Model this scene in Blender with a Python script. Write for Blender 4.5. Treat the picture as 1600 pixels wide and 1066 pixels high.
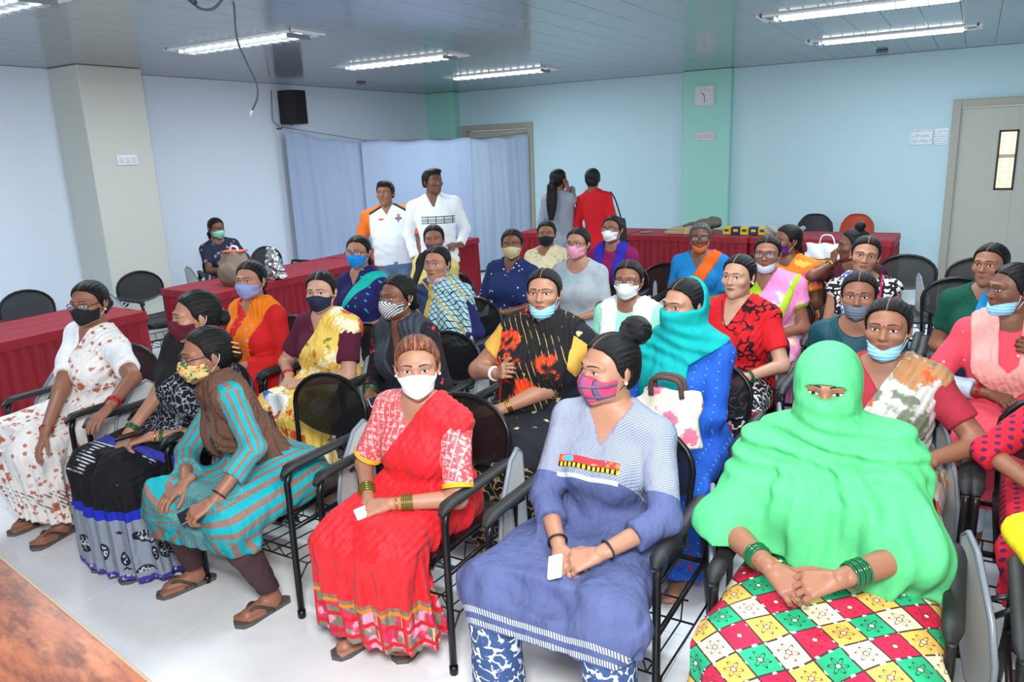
import bpy, math, random
import numpy as np
from mathutils import Vector, Matrix
random.seed(7); RNG = np.random.default_rng(7)
SC = bpy.context.scene
for _o in list(bpy.data.objects): bpy.data.objects.remove(_o)
COL = SC.collection
# ------------------------------------------------------------------ camera
CAM_H, FPX, YAW, PITCH, ROLL = 1.85, 1200.9, 0.540086, 0.243852, -0.039904
def cam_axes():
    fw = np.array([-math.sin(YAW)*math.cos(PITCH), math.cos(YAW)*math.cos(PITCH), -math.sin(PITCH)])
    r = np.array([math.cos(YAW), math.sin(YAW), 0.0]); u = np.cross(r, fw)
    c, s = math.cos(ROLL), math.sin(ROLL)
    return c*r + s*u, -s*r + c*u, fw
CR, CU, CF = cam_axes()
cd = bpy.data.cameras.new('camera'); cd.sensor_width = 36.0; cd.lens = FPX/1600*36; cd.clip_start = 0.02; cd.clip_end = 100
cam = bpy.data.objects.new('camera', cd); COL.objects.link(cam)
cam.matrix_world = Matrix(((CR[0], CU[0], -CF[0], 0), (CR[1], CU[1], -CF[1], 0), (CR[2], CU[2], -CF[2], CAM_H), (0, 0, 0, 1)))
SC.camera = cam
def spot(px, py, z):
    """world point on the sight line of photo pixel (px, py) at height z (used to survey the room)"""
    d = CR*(px-800)/FPX - CU*(py-533)/FPX + CF
    t = (z-CAM_H)/d[2]
    return np.array([0, 0, CAM_H]) + t*d
def spot_y(px, py, y):
    d = CR*(px-800)/FPX - CU*(py-533)/FPX + CF
    return np.array([0, 0, CAM_H]) + (y/d[1])*d
# ------------------------------------------------------------------ world, light, exposure
W = bpy.data.worlds.new('world'); SC.world = W; W.use_nodes = True
W.node_tree.nodes['Background'].inputs[0].default_value = (0.76, 0.90, 1.0, 1)
W.node_tree.nodes['Background'].inputs[1].default_value = 0.85
def area(name, loc, rot, sx, sy, watts, col=(1, 1, 1)):
    l = bpy.data.lights.new(name, 'AREA'); l.shape = 'RECTANGLE'; l.size = sx; l.size_y = sy; l.energy = watts; l.color = col
    o = bpy.data.objects.new(name, l); COL.objects.link(o); o.location = loc; o.rotation_euler = rot
    return o
# the photographer's flash head, held just above the camera with a soft box
area('flash_light', (0.02, -0.10, 2.52), (math.radians(64), 0, math.radians(28)), 0.70, 0.55, 114, (1.0, 0.985, 0.97))
SC.view_settings.view_transform = 'Standard'; SC.view_settings.look = 'None'
SC.view_settings.gamma = 1.0; SC.view_settings.use_curve_mapping = False
SC.view_settings.exposure = 0.42
# ------------------------------------------------------------------ mesh helpers
def new_mesh(name, V, F, mats, mi=None, smooth=True, pc=None):
    me = bpy.data.meshes.new(name)
    V = np.asarray(V, dtype=np.float32)
    if isinstance(F, np.ndarray):
        nf, k = F.shape
        me.vertices.add(len(V)); me.vertices.foreach_set('co', V.ravel())
        me.loops.add(nf*k); me.loops.foreach_set('vertex_index', F.astype(np.int32).ravel())
        me.polygons.add(nf); me.polygons.foreach_set('loop_start', np.arange(0, nf*k, k, dtype=np.int32))
    else:
        me.from_pydata([tuple(map(float, v)) for v in V], [], [tuple(map(int, f)) for f in F]); nf = len(F)
    me.update(calc_edges=True)
    me.validate()
    if len(me.polygons) == nf:
        me.polygons.foreach_set('use_smooth', np.full(nf, smooth, dtype=bool))
        if mi is not None: me.polygons.foreach_set('material_index', np.asarray(mi, dtype=np.int32))
    for m in (mats if isinstance(mats, (list, tuple)) else [mats]): me.materials.append(m)
    if pc is not None and len(pc) == len(me.vertices):
        a = me.attributes.new('pc', 'FLOAT_VECTOR', 'POINT'); a.data.foreach_set('vector', np.asarray(pc, dtype=np.float32).ravel())
    return me
def link(name, data, parent=None, loc=None, rot=None):
    o = bpy.data.objects.new(name, data); COL.objects.link(o)
    if parent is not None: o.parent = parent
    if loc is not None: o.location = loc
    if rot is not None: o.rotation_euler = rot
    return o
def tag(o, label=None, cat=None, group=None, kind=None):
    if label: o['label'] = label
    if cat: o['category'] = cat
    if group: o['group'] = group
    if kind: o['kind'] = kind
    return o
def thing(name, label, cat, loc=(0, 0, 0), rz=0.0, group=None):
    return tag(link(name, None, None, loc, (0, 0, rz)), label, cat, group)
def struct(o): o['kind'] = 'structure'; return o
class MB:
    """collects boxes, tubes, lathes, prisms into one mesh"""
    def __init__(s): s.V, s.F, s.m = [], [], []
    def raw(s, V, F, m=0):
        b = len(s.V); s.V += [tuple(v) for v in V]; s.F += [tuple(i+b for i in f) for f in F]; s.m += [m]*len(F); return s
    def box(s, c, d, R=None, bev=0.0, m=0):
        hx, hy, hz = [x/2 for x in d]
        b = min(bev, hx*.9, hy*.9, hz*.9)
        if b <= 0:
            P = [(sx*hx, sy*hy, sz*hz) for sx in (-1, 1) for sy in (-1, 1) for sz in (-1, 1)]
            F = [(0, 1, 3, 2), (4, 6, 7, 5), (0, 4, 5, 1), (2, 3, 7, 6), (0, 2, 6, 4), (1, 5, 7, 3)]
        else:
            P, F, idx = [], [], {}
            for sx in (-1, 1):
                for sy in (-1, 1):
                    for sz in (-1, 1):
                        for ax in range(3):
                            q = [sx*(hx-b), sy*(hy-b), sz*(hz-b)]; q[ax] = (sx*hx, sy*hy, sz*hz)[ax]
                            idx[(sx, sy, sz, ax)] = len(P); P.append(tuple(q))
            for ax in range(3):
                o = [a for a in range(3) if a != ax]
                for sg in (-1, 1):
                    f = []
                    for a, c2 in ((-1, -1), (1, -1), (1, 1), (-1, 1)):
                        k = [0, 0, 0]; k[ax] = sg; k[o[0]] = a; k[o[1]] = c2; f.append(idx[(*k, ax)])
                    F.append(tuple(f))
                for a in (-1, 1):
                    for c2 in (-1, 1):
                        k1 = [0, 0, 0]; k1[o[0]] = a; k1[o[1]] = c2
                        f = []
                        for sg, q in ((-1, o[0]), (1, o[0]), (1, o[1]), (-1, o[1])):
                            k = list(k1); k[ax] = sg; f.append(idx[(*k, q)])
                        F.append(tuple(f))
            for sx in (-1, 1):
                for sy in (-1, 1):
                    for sz in (-1, 1): F.append(tuple(idx[(sx, sy, sz, a)] for a in range(3)))
        if R is not None: P = [tuple(R @ Vector(p)) for p in P]
        return s.raw([(p[0]+c[0], p[1]+c[1], p[2]+c[2]) for p in P], F, m)
    def tube(s, pts, r, n=8, m=0, cap=True, closed=False):
        pts = [Vector(p) for p in pts]; N = len(pts); rs = r if isinstance(r, (list, tuple)) else [r]*N
        V, F = [], []; up = None
        for i, p in enumerate(pts):
            if closed: t = pts[(i+1) % N]-pts[i-1]
            else: t = pts[min(i+1, N-1)]-pts[max(i-1, 0)]
            t.normalize()
            if up is None:
                a = Vector((0, 0, 1)) if abs(t.z) < .9 else Vector((1, 0, 0)); up = t.cross(a).normalized()
            else: up = (up - t*up.dot(t)).normalized()
            w = t.cross(up)
            for k in range(n):
                th = 2*math.pi*k/n; V.append(tuple(p + (up*math.cos(th)+w*math.sin(th))*rs[i]))
        for i in range(N if closed else N-1):
            j = (i+1) % N
            for k in range(n): F.append((i*n+k, i*n+(k+1) % n, j*n+(k+1) % n, j*n+k))
        if cap and not closed: F += [tuple(range(n))[::-1], tuple((N-1)*n+k for k in range(n))]
        return s.raw(V, F, m)
    def lathe(s, prof, n=20, c=(0, 0, 0), m=0):
        V, F = [], []
        for (r, z) in prof:
            for k in range(n): V.append((c[0]+r*math.cos(2*math.pi*k/n), c[1]+r*math.sin(2*math.pi*k/n), c[2]+z))
        for i in range(len(prof)-1):
            for k in range(n): F.append((i*n+k, i*n+(k+1) % n, (i+1)*n+(k+1) % n, (i+1)*n+k))
        F += [tuple(range(n))[::-1], tuple((len(prof)-1)*n+k for k in range(n))]
        return s.raw(V, F, m)
    def prism(s, poly, d, f=lambda a, b, c: (a, b, c), m=0):
        """extrude a 2-D outline by d, placed through f(a, b, depth)"""
        n = len(poly)
        V = [f(a, b, 0) for a, b in poly]+[f(a, b, d) for a, b in poly]
        return s.raw(V, [tuple(range(n))[::-1], tuple(range(n, 2*n))]+[(i, (i+1) % n, n+(i+1) % n, n+i) for i in range(n)], m)
    def sheet(s, f, nu, nv, thick=0.0, m=0):
        """grid surface f(u,v) with an optional back side so it has thickness (thick: vector)"""
        V = [f(i/nu, j/nv) for j in range(nv+1) for i in range(nu+1)]
        F = [(j*(nu+1)+i, j*(nu+1)+i+1, (j+1)*(nu+1)+i+1, (j+1)*(nu+1)+i) for j in range(nv) for i in range(nu)]
        if thick:
            n = len(V); V = V+[(v[0]+thick[0], v[1]+thick[1], v[2]+thick[2]) for v in V]
            F = F+[tuple(k+n for k in f_[::-1]) for f_ in F]
            rim = [i for i in range(nu+1)]+[j*(nu+1)+nu for j in range(1, nv+1)]+[nv*(nu+1)+i for i in range(nu-1, -1, -1)]+[j*(nu+1) for j in range(nv-1, 0, -1)]
            F += [(rim[k], rim[(k+1) % len(rim)], rim[(k+1) % len(rim)]+n, rim[k]+n) for k in range(len(rim))]
        return s.raw(V, F, m)
    def mesh(s, name, mats, smooth=False): return new_mesh(name, s.V, s.F, mats, s.m, smooth)
    def build(s, name, mats, parent=None, smooth=False, loc=None, rot=None): return link(name, s.mesh(name, mats, smooth), parent, loc, rot)
def copy_tree(o, parent=None):
    c = o.copy(); COL.objects.link(c)
    if parent is not None: c.parent = parent
    for ch in o.children: copy_tree(ch, c)
    return c
def rrect(w, h, r, n=5):
    P = []
    for cx, cy, a0 in ((w/2-r, h/2-r, 0), (-w/2+r, h/2-r, 90), (-w/2+r, -h/2+r, 180), (w/2-r, -h/2+r, 270)):
        for k in range(n+1):
            a = math.radians(a0+90*k/n); P.append((cx+r*math.cos(a), cy+r*math.sin(a)))
    return P
# ------------------------------------------------------------------ materials
def S(c):
    """sRGB 0-255 -> linear"""
    return tuple(((x/255)/12.92 if x/255 <= .04045 else ((x/255+.055)/1.055)**2.4) for x in c[:3])
class NB:
    """tiny node builder"""
    def __init__(s, name):
        s.mat = bpy.data.materials.new(name); s.mat.use_nodes = True; s.t = s.mat.node_tree
        s.b = s.t.nodes['Principled BSDF']
    def n(s, typ, **kw):
        x = s.t.nodes.new(typ)
        for k, v in kw.items(): setattr(x, k, v)
        return x
    def set(s, sock, v):
        if hasattr(v, 'is_linked') or isinstance(v, bpy.types.NodeSocket): s.t.links.new(v, sock)
        elif isinstance(v, (tuple, list)) and len(v) == 3 and sock.type == 'RGBA': sock.default_value = (*v, 1)
        else: sock.default_value = v
    def math(s, op, a, b=0.0, c=0.0):
        x = s.n('ShaderNodeMath', operation=op)
        for i, v in enumerate((a, b, c)): s.set(x.inputs[i], v)
        return x.outputs[0]
    def vmath(s, op, a, b=(0, 0, 0)):
        x = s.n('ShaderNodeVectorMath', operation=op); s.set(x.inputs[0], a); s.set(x.inputs[1], b); return x.outputs[0]
    def mix(s, f, a, b):
        x = s.n('ShaderNodeMix', data_type='RGBA'); s.set(x.inputs[0], f); s.set(x.inputs[6], a); s.set(x.inputs[7], b); return x.outputs[2]
    def noise(s, vec, scale, detail=2.0, rough=.5, out=0):
        x = s.n('ShaderNodeTexNoise'); s.set(x.inputs['Vector'], vec); x.inputs['Scale'].default_value = scale
        x.inputs['Detail'].default_value = detail; x.inputs['Roughness'].default_value = rough; return x.outputs[out]
    def voro(s, vec, scale, rand=1.0, feature='F1', out='Distance', dim='3D'):
        x = s.n('ShaderNodeTexVoronoi', feature=feature, voronoi_dimensions=dim); s.set(x.inputs['Vector'], vec)
        x.inputs['Scale'].default_value = scale; x.inputs['Randomness'].default_value = rand; return x.outputs[out]
    def step(s, v, lo, hi):
        x = s.n('ShaderNodeMapRange', interpolation_type='SMOOTHSTEP'); s.set(x.inputs[0], v)
        x.inputs[1].default_value = lo; x.inputs[2].default_value = hi; return x.outputs[0]
    def obj(s): return s.n('ShaderNodeTexCoord').outputs['Object']
    def pc(s): return s.n('ShaderNodeAttribute', attribute_name='pc').outputs['Vector']
    def sep(s, v):
        x = s.n('ShaderNodeSeparateXYZ'); s.set(x.inputs[0], v); return x.outputs
    def comb(s, a, b, c):
        x = s.n('ShaderNodeCombineXYZ')
        for i, v in enumerate((a, b, c)): s.set(x.inputs[i], v)
        return x.outputs[0]
    def bump(s, h, strength=.3, dist=.01, nrm=None):
        x = s.n('ShaderNodeBump'); s.set(x.inputs['Height'], h); x.inputs['Strength'].default_value = strength; x.inputs['Distance'].default_value = dist
        if nrm is not None: s.set(x.inputs['Normal'], nrm)
        return x.outputs[0]
    def out(s, col=None, rough=None, nrm=None, **kw):
        if col is not None: s.set(s.b.inputs['Base Color'], col)
        if rough is not None: s.set(s.b.inputs['Roughness'], rough)
        if nrm is not None: s.set(s.b.inputs['Normal'], nrm)
        for k, v in kw.items(): s.set(s.b.inputs[k.replace('_', ' ')], v)
        return s.mat
def plain(name, rgb, rough=.5, metal=0.0, var=.0, vs=20, bump=0, bs=200, spec=.5):
    n = NB(name); c = S(rgb); v = n.obj(); col = c
    if var: col = n.mix(n.noise(v, vs, 3), tuple(x*(1-var) for x in c), tuple(min(1, x*(1+var)) for x in c))
    nr = n.bump(n.noise(v, bs, 2), bump, .004) if bump else None
    return n.out(col, rough, nr, Metallic=metal, Specular_IOR_Level=spec)
def emit(name, rgb, st):
    n = NB(name); return n.out((0, 0, 0), .5, Emission_Color=tuple(rgb), Emission_Strength=st)
# --- cloth DSL -----------------------------------------------------------------------------
# layer = (sRGB colour, mask, mask, ...); masks multiply. pc = (x, y+z, z-y) of the wearer, obj = wearer's own space
def _mask(n, m, pcs, o):
    k = m[0]
    if k == 'stripe':      # axis, period, duty, [phase]
        c = n.math('ADD', n.math('DIVIDE', pcs[m[1]], m[2]), m[4] if len(m) > 4 else 0.0)
        return n.math('LESS_THAN', n.math('FRACT', n.math('ADD', c, 100.0)), m[3])
    if k == 'range':       # axis, lo, hi, [wobble]
        c = pcs[m[1]]
        if len(m) > 4: c = n.math('ADD', c, n.math('MULTIPLY', n.math('SUBTRACT', n.noise(o, 7, 1), .5), m[4]))
        return n.math('MULTIPLY', n.math('GREATER_THAN', c, m[2]), n.math('LESS_THAN', c, m[3]))
    if k == 'dots':        # scale, radius, [randomness]
        return n.math('LESS_THAN', n.voro(o, m[1], m[3] if len(m) > 3 else 1.0), m[2])
    if k == 'flower':      # scale, radius, wobble : ragged petals
        d = n.math('ADD', n.voro(o, m[1], 1.0), n.math('MULTIPLY', n.math('SUBTRACT', n.noise(o, m[1]*6, 2), .5), m[3]))
        return n.step(d, m[2]+.04, m[2]-.04)
    if k == 'noise':       # scale, threshold, [detail]
        return n.step(n.noise(o, m[1], m[3] if len(m) > 3 else 3), m[2]-.03, m[2]+.03)
    if k == 'cloud':       # soft noise
        return n.step(n.noise(o, m[1], 4, .65), m[2], m[3])
    if k == 'grid':        # 2-D regular dots: period, radius
        a = n.math('SUBTRACT', n.math('FRACT', n.math('ADD', n.math('DIVIDE', pcs[0], m[1]), 100)), .5)
        b = n.math('SUBTRACT', n.math('FRACT', n.math('ADD', n.math('DIVIDE', pcs[1], m[1]), 100)), .5)
        return n.math('LESS_THAN', n.math('SQRT', n.math('ADD', n.math('MULTIPLY', a, a), n.math('MULTIPLY', b, b))), m[2])
    if k == 'diag':        # period, duty, sign, [stretch]
        c = n.math('ADD', pcs[0], n.math('MULTIPLY', pcs[1], m[3]*(m[4] if len(m) > 4 else 1)))
        return n.math('LESS_THAN', n.math('FRACT', n.math('ADD', n.math('DIVIDE', c, m[1]), 100)), m[2])
    if k == 'check':       # period
        a = n.math('FLOOR', n.math('ADD', n.math('DIVIDE', pcs[0], m[1]), 100)); b = n.math('FLOOR', n.math('ADD', n.math('DIVIDE', pcs[1], m[1]), 100))
        return n.math('LESS_THAN', n.math('FRACT', n.math('MULTIPLY', n.math('ADD', a, b), .5)), .25)
    if k == 'const': return m[1]
    if k == 'not': return n.math('SUBTRACT', 1.0, _mask(n, m[1], pcs, o))
    if k == 'scroll':      # lace / paisley lines: scale, width
        return n.math('LESS_THAN', n.math('ABSOLUTE', n.math('SUBTRACT', n.noise(o, m[1], 1.5), .5)), m[2])
    raise ValueError(k)
def cloth(name, rgb, layers=(), rough=.85, wr=.5, sheen=.0, weave=.12, wscale=9, warp=0.0, head=False):
    n = NB(name); o = n.obj(); p = n.pc()
    if warp:
        nz = n.vmath('SCALE', n.vmath('SUBTRACT', n.noise(o, 6, 2, out=1), (.5, .5, .5)));  nz.node.inputs['Scale'].default_value = warp
        p = n.vmath('ADD', p, nz)
    pcs = [*n.sep(p), n.sep(o)[2]]; oo = p if head else o
    c = S(rgb)
    col = n.mix(n.noise(o, 14, 4, .7), tuple(x*(1-weave) for x in c), tuple(min(1, x*(1+weave)) for x in c))
    for L in layers:
        f = None
        for m in L[1:]:
            q = _mask(n, m, pcs, oo); f = q if f is None else n.math('MULTIPLY', f, q)
        col = n.mix(f, col, S(L[0]))
    h = n.math('ADD', n.math('MULTIPLY', n.noise(n.vmath('MULTIPLY', o, (1.0, 1.0, .45)), wscale, 3, .55), wr), n.math('MULTIPLY', n.noise(o, 260, 1), .02))
    return n.out(col, rough, n.bump(h, .85, .055), Sheen_Weight=sheen, Specular_IOR_Level=.3)
# ================================================================== setting
XL, YB, HC = -7.95, 10.98, 2.80
def wall_mat(name, rgb, var=.02):
    n = NB(name); v = n.obj(); c = S(rgb)
    return n.out(n.mix(n.noise(v, 1.3, 3), tuple(x*(1-var) for x in c), tuple(min(1, x*(1+var)) for x in c)), .55, n.bump(n.noise(v, 90, 2), .05, .003), Specular_IOR_Level=.35)
M_WALL_L = wall_mat('paint_white', (216, 226, 240)); M_WALL_B = wall_mat('paint_pale_aqua', (192, 222, 232))
M_CREAM = wall_mat('paint_cream', (200, 202, 194)); M_GREEN = wall_mat('paint_mint', (160, 218, 206))
def tile_mat():
    n = NB('vitrified_tile'); v = n.n('ShaderNodeNewGeometry').outputs['Position']
    f = n.noise(v, 1.1, 4, .6); g = n.step(n.noise(v, 3.2, 5, .7), .42, .75)
    col = n.mix(g, n.mix(f, S((240, 246, 250)), S((247, 250, 252))), S((236, 240, 241)))
    return n.out(col, n.math('ADD', .09, n.math('MULTIPLY', n.noise(v, 5, 3), .10)), Specular_IOR_Level=.45)
def ceil_mat():
    n = NB('metal_ceiling_panel'); v = n.n('ShaderNodeNewGeometry').outputs['Position']
    s = n.noise(n.vmath('MULTIPLY', v, (3.0, .35, 1)), 1.6, 2)
    col = n.mix(n.noise(v, .9, 3), S((126, 134, 142)), S((144, 152, 160)))
    return n.out(col, .13, n.bump(s, .05, .02), Specular_IOR_Level=.85)
M_TILE, M_CEIL = tile_mat(), ceil_mat(); M_GROUT = plain('grout', (150, 154, 156), .95, spec=.1); M_DARKGAP = plain('ceiling_gap', (104, 110, 114), .8)
# floor: slab with separate tiles
fl = MB().box((-2.7, 4.7, -.06), (11.4, 12.9, .10)).build('floor', M_GROUT); struct(fl)
T = .60; tmesh = MB().box((0, 0, -.004), (T-.003, T-.003, .012)).mesh('tile', M_TILE)
tl = [(-8.59+T*(i+.5), 1.945+T*(j-4+.5)) for i in range(20) for j in range(20)]
tl = [t for t in tl if XL < t[0] < 3.0 and t[1] < YB]
tl.sort(key=lambda t: t[0]**2+t[1]**2 + (0 if abs(math.atan2(-t[0], t[1]+.01)-YAW) < .75 and t[1] > .5 else 200))
far = MB()
for i, (x, y) in enumerate(tl):
    if i < 280: link('tile', tmesh, fl, (x, y, 0))
    else: far.box((x, y, -.004), (T-.003, T-.003, .012))
tag(far.build('distant_tiles', M_TILE, fl), kind='stuff')
# ceiling: backing slab and long panels running to the back of the hall
ce = MB().box((-2.7, 4.7, HC+.08), (11.4, 12.9, .10)).build('ceiling', M_DARKGAP); struct(ce)
PW = .28; pm = MB().box((0, 4.75, HC+.013), (PW-.0025, 12.6, .02), bev=.002).mesh('ceiling_panel', M_CEIL)
LIGHTS = [(-5.32, y) for y in (2.70, 4.72, 6.80, 8.85)]+[(-.83, y) for y in (2.70, 4.72, 6.80, 8.85)]
for i in range(40): link("ceiling_panel", pm, ce, (XL-.10+PW*(i+.5), 0, 0))
# walls
struct(MB().box((XL-.1, 4.7, 1.4), (.2, 12.9, 2.8)).build('wall_left', M_WALL_L))
wb = MB()
for x0, x1, z0, z1 in ((XL-.1, -7.33, 0, HC), (-7.33, -6.06, 2.24, HC), (-6.06, -.27, 0, HC), (-.27, 1.25, 2.20, HC), (1.25, 3.0, 0, HC)):
    wb.box(((x0+x1)/2, YB+.1, (z0+z1)/2), (x1-x0, .2, z1-z0))
struct(wb.build('wall_back', M_WALL_B))
struct(MB().box((3.1, 6.4, 1.4), (.2, 9.4, 2.8)).build('wall_right', M_WALL_B))
struct(MB().box((XL+.25, 4.92, 1.4), (.5, .68, 2.8), bev=.008).build('trim_1', M_CREAM))         # cream column on the left wall
struct(MB().box((-7.68, YB-.09, 1.4), (.54, .18, 2.8), bev=.006).build('trim_2', M_GREEN))        # mint column in the corner
struct(MB().box((-3.25, YB-.065, 1.4), (.66, .13, 2.8), bev=.006).build('trim_3', M_GREEN))       # mint column with the clock
struct(MB().box((XL+.008, 7.8, .05), (.016, 6.3, .10), bev=.003).build('baseboard_left', plain('skirting', (196, 198, 196), .4)))
struct(MB().box((-3.2, YB-.008, .05), (5.6, .016, .10), bev=.003).build('baseboard_back', bpy.data.materials['skirting']))
# doors
def laminate(name, a, b):
    n = NB(name); v = n.obj()
    g = n.noise(n.vmath('MULTIPLY', v, (2.2, 1, 42)), 3.0, 3)
    return n.out(n.mix(g, S(a), S(b)), .45)
M_DOOR = laminate('door_laminate', (176, 178, 168), (192, 192, 182)); M_FRAME = plain('door_frame_paint', (170, 166, 154), .5)
M_STEEL = plain('steel', (170, 172, 174), .3, 1.0); M_BLACKFR = plain('black_trim', (30, 26, 24), .5)
def door(name, x0, x1, zt, leaves, vision):
    d = struct(link(name, None, None, (x0, YB, 0)))
    w = x1-x0; f = MB()
    for x in (.045, w-.045): f.box((x, .02, zt/2), (.09, .16, zt), bev=.006)
    f.box((w/2, .02, zt-.045), (w-.18, .16, .09), bev=.006); f.build('door_frame', M_FRAME, d)
    lw = (w-.18)/leaves
    for i in range(leaves):
        xa = .09+lw*i
        if not vision:
            l = MB().box((xa+lw/2, .035, (zt-.09)/2), (lw-.006, .04, zt-.10), bev=.003).build('door_leaf', M_DOOR, d)
        else:
            m = MB(); a, b, z0, z1 = xa+.42, xa+.60, 1.17, 1.84
            m.box(((xa+a)/2, .035, (zt-.09)/2), (a-xa-.003, .04, zt-.10)); m.box(((b+xa+lw)/2, .035, (zt-.09)/2), (xa+lw-b-.003, .04, zt-.10))
            m.box(((a+b)/2, .035, z0/2), (b-a, .04, z0)); m.box(((a+b)/2, .035, (z1+zt-.095)/2), (b-a, .04, zt-.095-z1))
            l = m.build('door_leaf', M_DOOR, d)
            g = MB()
            for x in (a, b): g.box((x, .03, (z0+z1)/2), (.022, .055, z1-z0+.022))
            for z in (z0, z1): g.box(((a+b)/2, .03, z), (b-a, .055, .022))
            g.build('vision_frame', M_BLACKFR, l)
            MB().box(((a+b)/2, .035, (z0+z1)/2), (b-a, .006, z1-z0)).build('pane', M_PANE, l)
        MB().tube([(xa+lw-.07, -.0, .98), (xa+lw-.07, -.045, .98), (xa+lw-.07, -.045, 1.12), (xa+lw-.07, -.0, 1.12)], .009, 8).build('handle', M_STEEL, l)
    return d
def pane_mat():
    n = NB('vision_glass_daylit'); v = n.sep(n.obj())
    grid = n.math('LESS_THAN', n.math('FRACT', n.math('MULTIPLY', v[2], 14.0)), .12)
    gr2 = n.math('LESS_THAN', n.math('FRACT', n.math('MULTIPLY', v[0], 11.0)), .12)
    k = n.math('MAXIMUM', grid, gr2)
    bar = n.math('MULTIPLY', n.math('GREATER_THAN', v[2], 1.53), n.math('LESS_THAN', v[2], 1.57))
    col = n.mix(bar, n.mix(k, S((255, 238, 200)), S((225, 196, 150))), S((120, 100, 80)))
    return n.out((.3, .3, .3), .1, Emission_Color=col, Emission_Strength=.85)
M_PANE = pane_mat()
door('door_1', -.29, 1.25, 2.22, 1, True)
door('door_2', -7.36, -6.04, 2.26, 1, False)
# ------------------------------------------------------------------ ceiling fixtures
M_TUBE = emit('lit_tube', (.93, .98, 1.0), 6.0); M_REFL = plain('louvre_aluminium', (150, 156, 162), .35, .5); M_WHITEP = plain('white_powder_coat', (232, 236, 238), .4)
def fixture(x, y, lab):
    t = thing('ceiling_light', lab, 'light', (x, y, HC), 0, 'recessed louvre ceiling lights')
    L, w = 1.50, .30
    f = MB()
    for sx in (-1, 1): f.box((sx*(L/2+.0), 0, -.004), (.05, w+.05, .016), bev=.003)
    for sy in (-1, 1): f.box((0, sy*w/2, -.004), (L, .05, .016), bev=.003)
    f.build('frame', M_WHITEP, t)
    MB().sheet(lambda u, v: ((u-.5)*(L-.08), (v-.5)*(w-.06), .0+.0*u), 1, 1).build('reflector', M_REFL, t)
    for sy in (-1, 1):
        MB().tube([(-.62, sy*.065, -.016), (.62, sy*.065, -.016)], .013, 8).build('tube', M_TUBE, t)
    lv = MB().box((0, 0, -.022), (.006, w-.05, .036)).mesh('louvre', M_REFL)
    for k in range(13): link('louvre', lv, t, ((k-6)*.108, 0, 0))
    l = bpy.data.lights.new('tube_light', 'AREA'); l.shape = 'RECTANGLE'; l.size = 1.25; l.size_y = .22; l.energy = 31; l.color = (.84, .95, 1.0)
    lo = link('tube_light', l, t, (0, 0, -.05))
LN = {(-5.32, 2.70): 'louvred tube light at the far left edge of the ceiling', (-5.32, 4.72): 'large louvred tube light beside the hanging cable',
      (-5.32, 6.80): 'louvred tube light between the hanging-cable light and the corner light', (-5.32, 8.85): 'small louvred tube light nearest the mint corner column',
      (-.83, 2.70): 'louvred tube light over the front row by the aisle', (-.83, 4.72): 'louvred tube light above the middle rows by the aisle',
      (-.83, 6.80): 'louvred tube light at the upper right edge of the ceiling', (-.83, 8.85): 'louvred tube light nearest the back wall on the right'}
for p_ in LIGHTS: fixture(*p_, LN[p_])
M_VENT = plain('vent_grey', (110, 114, 120), .5)
for x, y, lab in ((-7.2, 8.35, 'small round smoke detector on ceiling above the white curtain'), (-1.05, 10.35, 'small round smoke detector on ceiling near the right light')):
    tag(MB().lathe([(.05, -.028), (.062, -.02), (.065, 0)], 16).build('smoke_detector', M_VENT, None, True, (x, y, HC)), lab, 'detector')
# hanging cable and the bundle at the top edge
M_CABLE = plain('grey_cable', (86, 92, 100), .5)
def curve_pts(ctrl, n=10):
    C = [np.array(c, float) for c in ctrl]; C = [2*C[0]-C[1]]+C+[2*C[-1]-C[-2]]; P = []
    for i in range(1, len(C)-2):
        for k in range(n):
            t = k/n; a, b, c, d = C[i-1:i+3]
            P.append(.5*((2*b)+(c-a)*t+(2*a-5*b+4*c-d)*t*t+(3*b-a-3*c+d)*t**3))
    P.append(C[-2]); return [tuple(p) for p in P]
cp = [spot_y(x, y, 3.55) for x, y in ((362, -14), (366, 12), (370, 60), (386, 100), (400, 130), (402, 152), (394, 172))]
cp[0][2] = HC
t_ = thing('hanging_cable', 'loose grey cable dangling from the ceiling with white tip', 'cable', tuple(cp[0]))
o_ = np.array(cp[0]); MB().tube(curve_pts([c-o_ for c in cp]), .007, 6).build('cable', M_CABLE, t_, True)
e_ = cp[-1]-o_; MB().tube([tuple(e_), tuple(e_+np.array([-.02, 0, -.035]))], [.009, .006], 8).build('connector', plain('white_plastic', (225, 228, 226), .4), t_, True)
cb = [spot_y(x, y, 3.30) for x, y in ((288, -30), (298, 2), (314, 14), (332, 14), (345, 2), (352, -30))]; cb[0][2] = cb[-1][2] = HC
o_ = np.array(cb[0]); t_ = thing('cable_loop', 'short cable loop hanging at the top edge beside hanging cable', 'cable', tuple(o_))
MB().tube(curve_pts([c-o_ for c in cb]), .008, 6).build('cable', M_CABLE, t_, True)
q_ = cb[1]-o_; MB().tube([tuple(q_+np.array([-.03, 0, .05])), tuple(q_+np.array([.035, 0, -.015]))], .017, 8).build('plug', plain('dark_plug', (60, 64, 70), .5), t_, True)
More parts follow.
